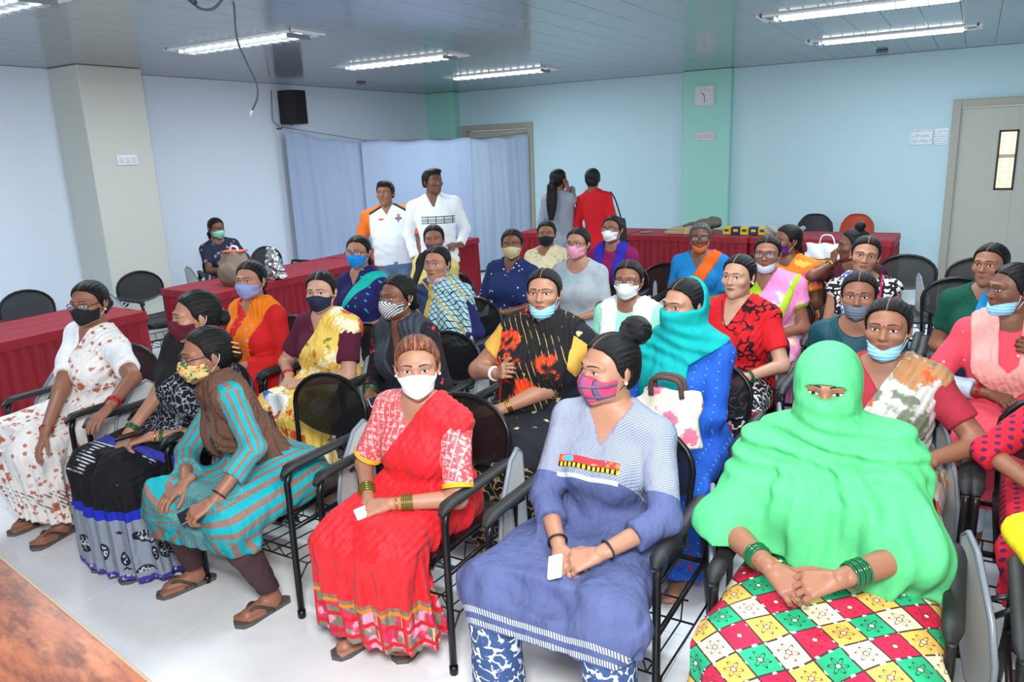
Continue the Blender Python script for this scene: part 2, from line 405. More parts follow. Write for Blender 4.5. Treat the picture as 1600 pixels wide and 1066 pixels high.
# ------------------------------------------------------------------ wall things
M_BLK = plain('speaker_black', (20, 21, 23), .7, bump=.3, bs=500); M_GRILL = plain('speaker_grille', (14, 14, 15), .8, bump=.6, bs=900)
s_ = thing('loudspeaker', 'black loudspeaker mounted high on the left wall above curtain', 'speaker', (XL+.02, 7.66, 2.29))
MB().prism([(0, -.13), (.13, -.17), (.27, -.10), (.27, .10), (.13, .17), (0, .13)], .42, lambda a, b, c: (a, b, c)).build('cabinet', M_BLK, s_)
MB().prism([(.272, -.095), (.277, -.09), (.277, .09), (.272, .095)], .37, lambda a, b, c: (a, b, c+.025)).build('grille', M_GRILL, s_)
MB().box((.0, 0, .20), (.06, .08, .10)).build('bracket', M_BLK, s_)
wc = curve_pts([(XL+.012, 7.44, 2.72), (XL+.012, 7.42, 2.50), (XL+.03, 7.40, 2.34), (XL+.03, 7.50, 2.26)]); o_ = np.array(wc[0])
tag(MB().tube([tuple(np.array(w)-o_) for w in wc], .005, 6).build('speaker_wire', M_CABLE, None, True, tuple(o_)), 'thin grey wire on the wall left of the loudspeaker', 'wire')
def switch_plate(loc, rz, w, h, n_, lab, rgb=(226, 232, 238)):
    m = plain('switch_plastic', rgb, .35); t = thing('switch_plate', lab, 'switch', loc, rz)
    MB().box((0, -.008, 0), (w, .016, h), bev=.004).build('plate', m, t)
    k = MB().box((0, -.019, 0), (w/n_*.62, .010, h*.55), bev=.003).mesh('rocker', plain('switch_rocker', tuple(int(c*.92) for c in rgb), .35))
    for i in range(n_): link('rocker', k, t, ((i-(n_-1)/2)*w/n_*.92, 0, 0))
switch_plate((XL+.5, 4.95, 1.90), math.radians(90), .22, .10, 3, 'white switch plate on the cream column')
switch_plate((-3.25, YB-.13, 1.925), 0, .26, .11, 4, 'pinkish switch plate below the clock on mint column', (222, 208, 224))
# clock
c_ = thing('wall_clock', 'square white wall clock on the mint column', 'clock', (-3.27, YB-.13, 2.465))
MB().prism(rrect(.27, .26, .02), -.035, lambda a, b, c: (a, c, b)).build('case', plain('clock_white', (206, 212, 210), .4), c_)
MB().prism(rrect(.22, .21, .015), -.004, lambda a, b, c: (a, -.035+c, b)).build('dial', plain('clock_dial', (214, 220, 220), .5), c_)
mk = plain('clock_hand', (60, 62, 64), .5)
for a, l, w in ((math.radians(-48), .06, .009), (math.radians(178), .085, .006)):
    MB().box((0, -.042, l/2), (w, .004, l)).build('hand', mk, c_, rot=(0, a, 0))
tm = MB().box((0, -.040, .088), (.005, .003, .014)).mesh('hour_mark', mk)
for k in range(12): link('hour_mark', tm, c_, rot=(0, math.radians(30*k), 0))
# papers beside the door
def paper(loc, w, h, lab, kind):
    n = NB('notice_print'); s = n.sep(n.obj())
    ln = n.math('MULTIPLY', n.math('LESS_THAN', n.math('FRACT', n.math('MULTIPLY', s[2], 36 if kind else 16)), .5), n.math('GREATER_THAN', n.noise(n.obj(), 60 if kind else 45, 1), .46))
    n.out(n.mix(ln, S((214, 226, 238)), S((150, 176, 196) if kind else (176, 190, 196))), .25)
    t = thing('wall_notice', lab, 'notice', loc)
    MB().prism(rrect(w, h, .008), -.012, lambda a, b, c: (a, c, b)).build('backing', plain('notice_board', (206, 218, 226), .25), t)
    MB().box((0, -.0125, 0), (w*.88, .002, h*.86)).build('print', n.mat, t)
paper((-.60, YB, 1.805), .255, .185, 'wide shiny framed notice on the aqua wall beside the door', 0)
paper((-.395, YB, 1.80), .165, .20, 'narrow shiny notice closest to the right door frame', 1)
# ------------------------------------------------------------------ white curtain closing off the corner
def sheet_mat(name, rgb, tr):
    n = NB(name); v = n.obj()
    return n.out(n.mix(n.noise(v, 3, 3), S(rgb), tuple(min(1, c*1.08) for c in S(rgb))), .8, n.bump(n.noise(n.vmath('MULTIPLY', v, (1, 1, .4)), 5, 3), .35, .03), Transmission_Weight=0.0, Specular_IOR_Level=.2, Subsurface_Weight=0.0)
A_, B_ = np.array([XL+.10, 7.50]), np.array([-6.10, YB-.10])
dirv = (B_-A_)/np.linalg.norm(B_-A_); nrmv = np.array([dirv[1], -dirv[0]]); LEN = np.linalg.norm(B_-A_)
def curtain(name, s0, s1, ztop, mat, lab, folds, gather=None, seed=0, off=0.0):
    r = random.Random(seed); ph = [r.uniform(0, 6) for _ in range(6)]
    o = A_+dirv*LEN*s0
    def f(u, v):
        s = s0+(s1-s0)*u; z1 = ztop(u); z = .04+(z1-.04)*v
        amp = folds*(.45+.55*(1-v)); d = amp*(math.sin(u*19+ph[0]+1.2*math.sin(v*2+ph[1]))+.5*math.sin(u*41+ph[2])+.3*math.sin(u*73+ph[3]+v*3))
        d += off+.06*math.sin(v*math.pi)*math.sin(u*math.pi)
        a = s*LEN
        if gather: a = s0*LEN+(a-s0*LEN)*(1-gather*(v**3)*(.6))
        p = A_+dirv*a+nrmv*d-o
        return (p[0], p[1], z+.012*math.sin(u*17+ph[4])*v)
    m = MB().sheet(f, 70, 30, (nrmv[0]*-.004, nrmv[1]*-.004, 0))
    return tag(m.build(name, mat, None, True, (o[0], o[1], 0)), lab, 'curtain', 'white sheets screening the corner')
M_SH1 = sheet_mat('sheet_lilac_white', (158, 174, 202), 0); M_SH2 = sheet_mat('sheet_white', (164, 180, 208), 0); M_SH3 = sheet_mat('sheet_grey_white', (160, 176, 198), 0)
curtain('hanging_sheet', 0.0, .315, lambda u: 2.24-.20*u-.05*math.sin(u*math.pi), M_SH1, 'gathered white sheet tied to the wall under the loudspeaker', .022, .10, 3, .02)
curtain('hanging_sheet', .27, .72, lambda u: 2.045-.02*math.sin(u*math.pi), M_SH2, 'bright flat white sheet hanging behind the two standing men', .006, None, 5, .06)
curtain('hanging_sheet', .70, 1.0, lambda u: 2.035+.05*u*u-.02*math.sin(u*math.pi), M_SH3, 'greyer white sheet hanging in front of the closed left door', .012, None, 9, .03)
rp = []
for i in range(25):
    u = i/24; q = A_+dirv*LEN*u; zz = (2.25-.20*(u/.3) if u < .3 else 2.05-.015*math.sin((u-.3)/.7*math.pi)+.05*max(0, (u-.8)/.2)); rp.append((q[0]-A_[0], q[1]-A_[1], zz))
tag(MB().tube(rp, .005, 6).build('curtain_rope', M_CABLE, None, True, (A_[0], A_[1], 0)), 'thin rope along the top edge of the white sheets', 'rope')
tag(MB().tube([(-.1, 0, 0), (-.02, 0, 0), (0, 0, .03)], .012, 8).build('wall_hook', plain('hook_brown', (120, 84, 66), .5), None, True, (A_[0], A_[1]-.02, 2.235)), 'small brown hook holding curtain rope on the wall', 'hook')
# ------------------------------------------------------------------ red-clothed tables
def velvet():
    n = NB('red_table_satin'); v = n.obj()
    c = n.mix(n.noise(n.vmath('MULTIPLY', v, (4, 4, .6)), 4, 3), S((114, 6, 25)), S((150, 14, 37)))
    return n.out(c, .55, n.bump(n.noise(n.vmath('MULTIPLY', v, (6, 6, .4)), 6, 2), .4, .02), Sheen_Weight=.15, Sheen_Tint=(1, .3, .35, 1), Specular_IOR_Level=.35)
M_RED = velvet(); M_WOODT = plain('table_core', (120, 90, 66), .6)
def red_table(x0, x1, y0, y1, lab, seed, h=.75):
    cx, cy = (x0+x1)/2, (y0+y1)/2; w, d = x1-x0, y1-y0; r = random.Random(seed)
    t = thing('banquet_table', lab, 'table', (cx, cy, 0), 0, 'red-clothed tables along the walls')
    # outline path with corner arcs
    P = rrect(w-.02, d-.02, .03, 3); per = []
    for i in range(len(P)):
        a, b = np.array(P[i]), np.array(P[(i+1) % len(P)]); L = np.linalg.norm(b-a); k = max(1, int(L/.016))
        for j in range(k): per.append(a+(b-a)*j/k)
    per = np.array(per); n = len(per); nx = np.roll(per, -1, 0)-np.roll(per, 1, 0); nx /= np.linalg.norm(nx, axis=1)[:, None]; nv = np.stack([nx[:, 1], -nx[:, 0]], 1)
    s = np.cumsum(np.r_[0, np.linalg.norm(np.diff(per, axis=0), axis=1)]); ph = [r.uniform(0, 6) for _ in range(3)]
    V, zs = [], (h-.035, h-.10, .42, .22, .015)
    for k, z in enumerate(zs):
        am = (.003, .008, .012, .015, .018)[k]
        wv = am*(np.sin(2*np.pi*s/.085+ph[0]+.8*np.sin(s*3))+.4*np.sin(2*np.pi*s/.05+ph[1]))
        q = per+nv*(wv+am)[:, None]
        V += [(a, b, z) for a, b in q]
    F = [(k*n+i, k*n+(i+1) % n, (k+1)*n+(i+1) % n, (k+1)*n+i) for k in range(len(zs)-1) for i in range(n)]
    link('skirt', new_mesh('skirt', V, F, M_RED, None, True), t)
    # cloth top with an overhanging drop
    m = MB(); m.sheet(lambda u, v: ((u-.5)*w, (v-.5)*d, h+.003*math.sin(u*23+ph[0])*math.sin(v*9+ph[1])), 24, 8)
    Q = rrect(w+.004, d+.004, .025, 3); q2 = rrect(w+.02, d+.02, .03, 3); nn = len(Q)
    m.raw([(a, b, h+.002) for a, b in Q]+[(a, b, h-.06) for a, b in q2], [(i, nn+i, nn+(i+1) % nn, (i+1) % nn) for i in range(nn)])
    m.build('tablecloth', M_RED, t, True)
    MB().box((0, 0, h-.02), (w-.03, d-.03, .03)).build('table_top', M_WOODT, t)
red_table(-6.15, -5.40, 1.55, 3.56, 'red-skirted table behind the woman in the white floral saree', 1)
red_table(-6.25, -5.50, 4.28, 6.35, 'red-skirted table carrying the khaki backpack', 2)
red_table(-6.25, -5.50, 6.37, 8.45, 'red-skirted table behind the two standing men', 3)
red_table(-5.30, -3.72, 9.07, 9.87, 'red-skirted table behind the two standing women', 4)
red_table(-3.70, -2.20, 9.07, 9.87, 'red-skirted back table holding the flat tan parcels', 5)
red_table(-2.18, -.67, 9.07, 9.87, 'red-skirted back table in front of two office chairs', 6)
# wooden desk at the lower left corner
def burl():
    n = NB('orange_burl_veneer'); v = n.obj()
    q = n.vmath('ADD', v, n.vmath('SCALE', n.noise(v, 2.2, 3, out=1), (0, 0, 0)))
    a = n.noise(n.vmath('MULTIPLY', v, (1.2, 5, 1)), 5, 6, .7); b = n.noise(n.vmath('MULTIPLY', v, (1, 2.6, 1)), 7, 3, .6)
    col = n.mix(n.step(a, .36, .62), S((104, 50, 30)), S((168, 92, 54))); col = n.mix(n.step(b, .50, .74), col, S((190, 118, 76)))
    return n.out(col, .38, Coat_Weight=.08, Coat_Roughness=.2)
M_BURL = burl(); M_EDGE = plain('desk_edge_band', (176, 150, 124), .4)
dk = thing('wooden_desk', 'orange-brown burl wood desk in the lower left foreground corner', 'desk', (-2.4, .985, 0), math.atan2(-.15, .96))
MB().box((-.20, -.32, .737), (2.30, .62, .026), bev=.002).build('desk_top', M_BURL, dk)
MB().box((-.20, -.006, .736), (2.304, .008, .028), bev=.002).build('edge_band', M_EDGE, dk)
for sx in (-1.28, .88): MB().box((sx, -.32, .36), (.03, .56, .72), bev=.003).build('side_panel', M_BURL, dk)
MB().box((-.20, -.12, .42), (2.12, .02, .56)).build('front_panel', M_BURL, dk)
# ================================================================== tablet-arm chairs (one prototype, copied)
M_CHF = plain('black_chair_tube', (22, 23, 25), .35, .3); M_PAD = plain('black_arm_pad', (30, 31, 33), .55)
M_TAB = plain('grey_writing_tablet', (196, 199, 198), .4, var=.04, vs=4); M_TABE = plain('tablet_edge', (120, 128, 140), .35)
def perforated():
    n = NB('black_perforated_steel'); v = n.obj()
    tr = n.n('ShaderNodeBsdfTransparent'); mx = n.n('ShaderNodeMixShader'); mx.inputs[0].default_value = .76
    n.out(S((24, 24, 26)), .4, n.bump(n.voro(v, 160, 0.0), .4, .002))
    n.t.links.new(tr.outputs[0], mx.inputs[1]); n.t.links.new(n.b.outputs[0], mx.inputs[2]); n.t.links.new(mx.outputs[0], n.t.nodes['Material Output'].inputs[0])
    return n.mat
M_PERF = perforated()
CW = .295
def chair_parts():
    D = []
    def leg(sx, fr):
        if fr: return MB().tube([(sx*CW, -.265, .016), (sx*CW, -.262, .60), (sx*CW, -.245, .645)], .0135, 8).tube([(sx*CW, -.265, 0), (sx*CW, -.265, .035)], .0165, 8)
        return MB().tube([(sx*(CW+.015), .305, .016), (sx*(CW-.005), .25, .40), (sx*CW, .20, .645)], .0135, 8).tube([(sx*(CW+.015), .306, 0), (sx*(CW+.014), .302, .035)], .0165, 8)
    for sx in (-1, 1):
        for fr in (1, 0): D.append(('leg', leg(sx, fr).mesh('leg', M_CHF, True)))
    m = MB()
    for sx in (-1, 1):
        m.tube([(sx*CW, -.263, .40), (sx*CW, .25, .40)], .010, 6); m.tube([(sx*.20, -.24, .405), (sx*.20, .24, .405)], .011, 6)
    m.tube([(-CW, -.22, .402), (CW, -.22, .402)], .011, 6); m.tube([(-CW, .22, .402), (CW, .22, .402)], .011, 6)
    D.append(('seat_frame', m.mesh('seat_frame', M_CHF, True)))
    def seat(u, v):
        x = (u-.5)*.45; y = -.255+v*.47; return (x, y, .432+.010*(2*u-1)**2-.030*max(0, (.12-v)/.12)**2+.018*max(0, (v-.8)/.2)**2)
    D.append(('seat', MB().sheet(seat, 12, 14, (0, 0, -.016)).mesh('seat', M_PERF, True)))
    # back: arched tube with a curved perforated panel
    def bp(a, z): return (a, .235+.10*(z-.42)+.05-.20*a*a, z)
    arc = [(.215*s, z) for s, z in ()]
    pts = [(-.205, .41), (-.212, .55), (-.222, .66)]
    for k in range(0, 13):
        th = math.pi-math.pi*k/12; pts.append((.225*math.cos(th), .70+.155*math.sin(th)))
    pts += [(.222, .66), (.212, .55), (.205, .41)]
    D.append(('back_frame', MB().tube([bp(a, z) for a, z in pts], .0115, 8).mesh('back_frame', M_CHF, True)))
    def pan(u, v):
        a = (2*u-1); zb = .615-.055*(1-a*a); zt = .70+.155*math.sqrt(max(0, 1-(a*.985)**2))-.004; z = zb+(zt-zb)*v
        return bp(a*.217, z)
    D.append(('back_panel', MB().sheet(pan, 18, 8, (0, .006, 0)).mesh('back_panel', M_PERF, True)))
    for sx in (-1, 1):
        def ar(u, v, sx=sx):
            th = 2*math.pi*u; y = -.285+v*.49; e = 1-max(0, (abs(v-.5)-.42)/.08)**2*.55
            return (sx*CW+.027*math.cos(th)*e, y, .662+.017*math.sin(th)*e-.025*max(0, (.10-v)/.10)**2)
        mm = MB().sheet(ar, 10, 16); n0 = len(mm.V)
        mm.F.append(tuple(range(10))); mm.m.append(0); mm.F.append(tuple(16*11+k for k in range(10))); mm.m.append(0)
        D.append(('armrest', mm.mesh('armrest', M_PAD, True)))
    w = MB()   # wire book basket
    for k in range(7):
        x = -.24+k*.08; w.tube([(x, -.235, .29), (x, -.20, .215), (x, .14, .195), (x, .16, .27)], .0032, 5)
    w.tube([(-.29, -.20, .215), (.29, -.20, .215)], .004, 5); w.tube([(-.29, .14, .195), (.29, .14, .195)], .004, 5); w.tube([(-.26, .16, .27), (.26, .16, .27)], .004, 5)
    w.tube([(-CW, -.262, .30), (-.26, -.235, .29), (.26, -.235, .29), (CW, -.262, .30)], .004, 5)
    for sx in (-1, 1): w.tube([(sx*CW, -.262, .16), (sx*.29, -.20, .215), (sx*.29, .14, .195), (sx*CW, .28, .20)], .004, 5)
    D.append(('wire_basket', w.mesh('wire_basket', M_CHF, True)))
    # writing tablet folded down outside the right arm
    P = [(-.10, .30), (.10, .30), (.19, .39), (.20, .70), (.15, .735), (.06, .72), (-.08, .60), (-.12, .50)]
    tb = MB().prism(P, .014, lambda a, b, c: (-CW-.082+c-.05*(b-.5)-.26*a, a, b)).mesh('writing_tablet', M_TAB, False)
    D.append(('writing_tablet', tb))
    te = MB().tube([(-CW-.075-.05*(b-.5)-.26*a, a, b) for a, b in P], .0095, 6, closed=True).mesh('tablet_edging', M_TABE, True)
    D.append(('>tablet_edging', te))
    D.append(('tablet_bracket', MB().tube([(-CW, .04, .63), (-CW-.07, .04, .60), (-CW-.078, .04, .46)], .009, 6).tube([(-CW, -.02, .63), (-CW-.06, -.02, .58)], .008, 6).mesh('tablet_bracket', M_CHF, True)))
    return D
CH = chair_parts()
def chair(x, y, lab, rz=0.0, tablet=True, group='black tablet-arm chairs in rows'):
    t = thing('tablet_chair', lab, 'chair', (x, y, 0), rz, group); last = None
    for nm, me in CH:
        if not tablet and 'tablet' in nm: continue
        if nm[0] == '>': link(nm[1:], me, last)
        else: last = link(nm, me, t)
    return t
# ================================================================== implicit-surface modelling (bodies, clothes, hair)
f32 = np.float32
class Prim:
    def __init__(s, fn, b0, b1): s.fn, s.b0, s.b1 = fn, np.array(b0, float), np.array(b1, float)
    def __call__(s, x, y, z): return s.fn(x, y, z)
def vec(*a): return np.array(a, float)
def unit(v): v = np.asarray(v, float); return v/(np.linalg.norm(v)+1e-12)
def cap(a, b, ra, rb, flat=False):
    a, b = np.asarray(a, float), np.asarray(b, float); ab = b-a; L2 = float(ab@ab)+1e-12; L = math.sqrt(L2); r = max(ra, rb)
    def fn(x, y, z):
        px, py, pz = x-f32(a[0]), y-f32(a[1]), z-f32(a[2])
        t0 = (px*f32(ab[0])+py*f32(ab[1])+pz*f32(ab[2]))/f32(L2); t = np.clip(t0, 0, 1)
        d = np.sqrt((px-t*f32(ab[0]))**2+(py-t*f32(ab[1]))**2+(pz-t*f32(ab[2]))**2)-(f32(ra)+t*f32(rb-ra))
        if flat: d = np.maximum(d, (t0-1)*f32(L))
        return d
    return Prim(fn, np.minimum(a, b)-r, np.maximum(a, b)+r)
def ell(c, r, R=None):
    c, r = np.asarray(c, float), np.asarray(r, float); m = r.max()
    def fn(x, y, z):
        px, py, pz = x-f32(c[0]), y-f32(c[1]), z-f32(c[2])
        if R is not None: px, py, pz = [px*f32(R[0, i])+py*f32(R[1, i])+pz*f32(R[2, i]) for i in range(3)]
        k0 = np.sqrt((px/f32(r[0]))**2+(py/f32(r[1]))**2+(pz/f32(r[2]))**2)
        k1 = np.sqrt((px/f32(r[0]**2))**2+(py/f32(r[1]**2))**2+(pz/f32(r[2]**2))**2)+f32(1e-6)
        return k0*(k0-1)/k1
    return Prim(fn, c-m, c+m)
def lut(ts, vs, n=64):
    ts, vs = np.array(ts, float), np.array(vs, float); q = np.linspace(0, 1, n+1)
    m = np.gradient(vs, ts); out = np.empty(n+1); j = np.clip(np.searchsorted(ts, q, 'right')-1, 0, len(ts)-2)
    h = ts[j+1]-ts[j]; u = (q-ts[j])/h
    return q, (2*u**3-3*u**2+1)*vs[j]+(u**3-2*u**2+u)*h*m[j]+(-2*u**3+3*u**2)*vs[j+1]+(u**3-u**2)*h*m[j+1]
def loft(a, b, side, ts, wu, wv, ov=None, e=2.0):
    a, b = np.asarray(a, float), np.asarray(b, float); L = np.linalg.norm(b-a); w = (b-a)/L
    s = unit(np.asarray(side)-w*(np.asarray(side)@w)); f = np.cross(s, w)
    q, U = lut(ts, wu); _, Vv = lut(ts, wv); O = lut(ts, ov)[1] if ov is not None else np.zeros(len(q)); M = max(U.max(), Vv.max())+abs(O).max()
    def fn(x, y, z):
        px, py, pz = x-f32(a[0]), y-f32(a[1]), z-f32(a[2])
        t = (px*f32(w[0])+py*f32(w[1])+pz*f32(w[2]))/f32(L); u = px*f32(s[0])+py*f32(s[1])+pz*f32(s[2]); v = px*f32(f[0])+py*f32(f[1])+pz*f32(f[2])
        tc = np.clip(t, 0, 1); A = np.interp(tc, q, U).astype(f32); B = np.interp(tc, q, Vv).astype(f32); v = v-np.interp(tc, q, O).astype(f32)
        k = (np.abs(u/A)**f32(e)+np.abs(v/B)**f32(e))**f32(1/e)
        return np.maximum((k-1)*np.minimum(A, B), np.maximum(-t, t-1)*f32(L))
    return Prim(fn, np.minimum(a, b)-M, np.maximum(a, b)+M)
def xf(p, R, c, s=1.0):
    """a primitive given in head space, placed in body space"""
    C = np.array([[p.b0[0] if i & 1 else p.b1[0], p.b0[1] if i & 2 else p.b1[1], p.b0[2] if i & 4 else p.b1[2]] for i in range(8)])@R.T*s+c
    def fn(x, y, z):
        px, py, pz = x-f32(c[0]), y-f32(c[1]), z-f32(c[2])
        q = [(px*f32(R[0, i])+py*f32(R[1, i])+pz*f32(R[2, i]))/f32(s) for i in range(3)]
        return p.fn(*q)*f32(s)
    return Prim(fn, C.min(0), C.max(0))
def smin(A, d, k):
    if k <= 0: return np.minimum(A, d)
    h = np.maximum(f32(k)-np.abs(A-d), 0)/f32(k); return np.minimum(A, d)-h*h*f32(k*.25)
def evalp(prims, x, y, z):
    F = np.full(np.broadcast(x, y, z).shape, .3, f32)
    for p, k in prims: F = smin(F, p(x, y, z), k)
    return F
def solid(prims, h, cuts=(), disp=None, subs=(), lo=None, hi=None):
    """prims [(prim, k)] smooth-united, subs carved out, cuts intersected; returns verts, quads"""
    b0 = np.min([p.b0 for p, k in prims], 0)-3*h; b1 = np.max([p.b1 for p, k in prims], 0)+3*h
    if lo is not None: b0 = np.maximum(b0, lo)
    if hi is not None: b1 = np.minimum(b1, hi)
    n = np.ceil((b1-b0)/h).astype(int)+1
    ax = [(b0[i]+h*np.arange(n[i])).astype(f32) for i in range(3)]
    F = np.full(n, .2, f32)
    def sub(p, m):
        i0 = np.clip(np.floor((p.b0-m-b0)/h).astype(int), 0, n); i1 = np.clip(np.ceil((p.b1+m-b0)/h).astype(int)+1, 0, n)
        sl = tuple(slice(i0[i], i1[i]) for i in range(3))
        return sl, ax[0][sl[0]][:, None, None], ax[1][sl[1]][None, :, None], ax[2][sl[2]][None, None, :]
    for p, k in prims:
        sl, x, y, z = sub(p, k+3*h)
        if F[sl].size: F[sl] = smin(F[sl], p(x, y, z), k)
    for p, k in subs:
        sl, x, y, z = sub(p, k+3*h)
        if F[sl].size: F[sl] = -smin(-F[sl], p(x, y, z), k)
    X, Y, Z = ax[0][:, None, None], ax[1][None, :, None], ax[2][None, None, :]
    if disp is not None: F += disp(X, Y, Z).astype(f32)
    for c in cuts: F = np.maximum(F, c(X, Y, Z))
    for a in range(3):      # keep the solid closed at the box
        s0 = [slice(None)]*3; s0[a] = 0; F[tuple(s0)] = np.maximum(F[tuple(s0)], h*.3); s0[a] = -1; F[tuple(s0)] = np.maximum(F[tuple(s0)], h*.3)
    return nets(F, b0, h)
def nets(F, b0, h):
    S_ = F < 0
    c = np.zeros(tuple(np.array(F.shape)-1), np.int8)
    for i in (0, 1):
        for j in (0, 1):
            for k in (0, 1): c += S_[i:F.shape[0]-1+i, j:F.shape[1]-1+j, k:F.shape[2]-1+k]
    I = np.argwhere((c > 0) & (c < 8))
    if len(I) == 0: return np.zeros((0, 3)), np.zeros((0, 4), int)
    idx = np.full(c.shape, -1, np.int32); idx[I[:, 0], I[:, 1], I[:, 2]] = np.arange(len(I))
    val = {}
    for i in (0, 1):
        for j in (0, 1):
            for k in (0, 1): val[i, j, k] = F[I[:, 0]+i, I[:, 1]+j, I[:, 2]+k]
    acc = np.zeros((len(I), 3)); cnt = np.zeros(len(I))
    for (a, b) in [((0, 0, 0), (1, 0, 0)), ((0, 1, 0), (1, 1, 0)), ((0, 0, 1), (1, 0, 1)), ((0, 1, 1), (1, 1, 1)), ((0, 0, 0), (0, 1, 0)), ((1, 0, 0), (1, 1, 0)), ((0, 0, 1), (0, 1, 1)), ((1, 0, 1), (1, 1, 1)),
                   ((0, 0, 0), (0, 0, 1)), ((1, 0, 0), (1, 0, 1)), ((0, 1, 0), (0, 1, 1)), ((1, 1, 0), (1, 1, 1))]:
        va, vb = val[a], val[b]; m = (va < 0) != (vb < 0); t = np.where(m, va/np.where(m, va-vb, 1), 0)
        p = np.array(a)[None]+t[:, None]*(np.array(b)-np.array(a))[None]; acc += np.where(m[:, None], p, 0); cnt += m
    V = b0+(I+acc/cnt[:, None])*h
    Q = []
    for ax_ in range(3):
        sl0 = [slice(None)]*3; sl1 = [slice(None)]*3; sl0[ax_] = slice(0, -1); sl1[ax_] = slice(1, None)
        A, B = S_[tuple(sl0)], S_[tuple(sl1)]; E = np.argwhere(A != B); o = [a for a in range(3) if a != ax_]
        ok = np.ones(len(E), bool)
        for q in o: ok &= (E[:, q] > 0) & (E[:, q] < F.shape[q]-1)
        E = E[ok]; ins = A[E[:, 0], E[:, 1], E[:, 2]]
        def cell(da, db):
            e = E.copy(); e[:, o[0]] -= da; e[:, o[1]] -= db; return idx[e[:, 0], e[:, 1], e[:, 2]]
        q = np.stack([cell(1, 1), cell(0, 1), cell(0, 0), cell(1, 0)], 1)
        flip = ins if ax_ != 1 else ~ins
        q[~flip] = q[~flip][:, ::-1]
        Q.append(q)
    Q = np.concatenate(Q); Q = Q[(Q >= 0).all(1)]
    return V, Q
def rotz(a): c, s = math.cos(a), math.sin(a); return np.array([[c, -s, 0], [s, c, 0], [0, 0, 1.0]])
def rotx(a): c, s = math.cos(a), math.sin(a); return np.array([[1.0, 0, 0], [0, c, -s], [0, s, c]])
def roty(a): c, s = math.cos(a), math.sin(a); return np.array([[c, 0, s], [0, 1.0, 0], [-s, 0, c]])
class Geo:
    """arrays of several pieces joined into one mesh (quads; triangles repeat nothing)"""
    def __init__(s): s.V, s.Q, s.m, s.pc, s.n = [], [], [], [], 0
    def add(s, V, Q, m=0, pc=None):
        if len(V) == 0: return s
        V = np.asarray(V, float); s.V.append(V); s.Q.append(np.asarray(Q)+s.n); s.m.append(np.full(len(Q), m) if np.isscalar(m) else m); s.pc.append(V if pc is None else pc); s.n += len(V); return s
    def build(s, name, mats, parent, pcfn=None):
        V = np.concatenate(s.V); pc = np.concatenate(s.pc) if pcfn is None else pcfn(V)
        return link(name, new_mesh(name, V, np.concatenate(s.Q), mats, np.concatenate(s.m), True, pc), parent)
# ------------------------------------------------------------------ head (face looks to -Y, centre between the ears)
def head_prims(o=0.0):
    P = [(ell((0, .014, .030), (.0745+o, .093+o, .083+o)), .0), (ell((0, -.026, -.030), (.0585+o, .066+o, .078+o)), .035), (ell((0, -.040, -.078), (.043+o, .044+o, .030+o)), .03)]
    return P
def face_prims():
    P = head_prims()+[(cap((0, -.074, -.096), (0, -.070, -.092), .017, .017), .022)]
    for s in (-1, 1):
        P += [(ell((s*.043, -.058, -.020), (.022, .024, .020)), .02), (cap((s*.012, -.086, .027), (s*.046, -.068, .027), .0105, .009), .016),
              (ell((s*.030, -.0745, .007), (.0145, .0135, .0115)), .006)]
    return P
def nose_prims():
    P = [(cap((0, -.084, .016), (0, -.102, -.020), .0070, .0100), .012), (ell((0, -.106, -.022), (.0098, .0095, .0085)), .008)]
    for s in (-1, 1): P.append((ell((s*.0115, -.095, -.026), (.0072, .0095, .007)), .006))
    P += [(ell((0, -.089, -.049), (.021, .009, .0055)), .006), (ell((0, -.087, -.0585), (.018, .0095, .0065)), .005)]
    return P
def ear_prims():
    P = []
    for s in (-1, 1):
        R = rotz(s*.35)@rotx(-.15); P += [(ell((s*.0765, .014, .000), (.0065, .0175, .030), R), .008), (ell((s*.0735, .006, -.028), (.006, .009, .010)), .006)]
    return P
def socket_subs(): return [(ell((s*.031, -.100, .008), (.017, .016, .010)), .014) for s in (-1, 1)]
def head_eval(x, y, z):
    F = evalp(face_prims(), x, y, z)
    for p, k in socket_subs(): F = -smin(-F, p(x, y, z), k)
    for p, k in nose_prims(): F = smin(F, p(x, y, z), k)
    return F
def build_head(h):
    # field assembled on one grid so that sockets sit under the nose
    b0, b1 = np.array([-.10, -.135, -.15]), np.array([.10, .125, .13]); n = np.ceil((b1-b0)/h).astype(int)+1
    ax = [(b0[i]+h*np.arange(n[i])).astype(f32) for i in range(3)]
    X, Y, Z = ax[0][:, None, None], ax[1][None, :, None], ax[2][None, None, :]
    F = head_eval(X, Y, Z)
    for p, k in ear_prims(): F = smin(F, p(X, Y, Z), k)
    F = smin(F, cap((0, .012, -.06), (0, .03, -.15), .050, .050)(X, Y, Z), .03)
    F[:, :, 0] = h*.3
    return nets(F, b0, h)
def face_y(xs, zs):
    ys = np.linspace(-.14, -.02, 121).astype(f32); D = head_eval(np.asarray(xs, f32)[:, None], ys[None], np.asarray(zs, f32)[:, None]); i = np.argmax(D < 0, 1)
    j = np.clip(i-1, 0, 120); a, b = D[np.arange(len(i)), j], D[np.arange(len(i)), i]; return ys[j]+(ys[i]-ys[j])*np.where(a != b, a/(a-b+1e-9), 0)
def decal(fx, fz, nu, nv, lift):
    u, v = np.meshgrid(np.linspace(0, 1, nu+1), np.linspace(0, 1, nv+1)); x, z = fx(u, v).ravel(), fz(u, v).ravel(); y = face_y(x, z)-lift
    Q = np.array([(j*(nu+1)+i, j*(nu+1)+i+1, (j+1)*(nu+1)+i+1, (j+1)*(nu+1)+i) for j in range(nv) for i in range(nu)])
    return np.stack([x, y, z], 1), Q
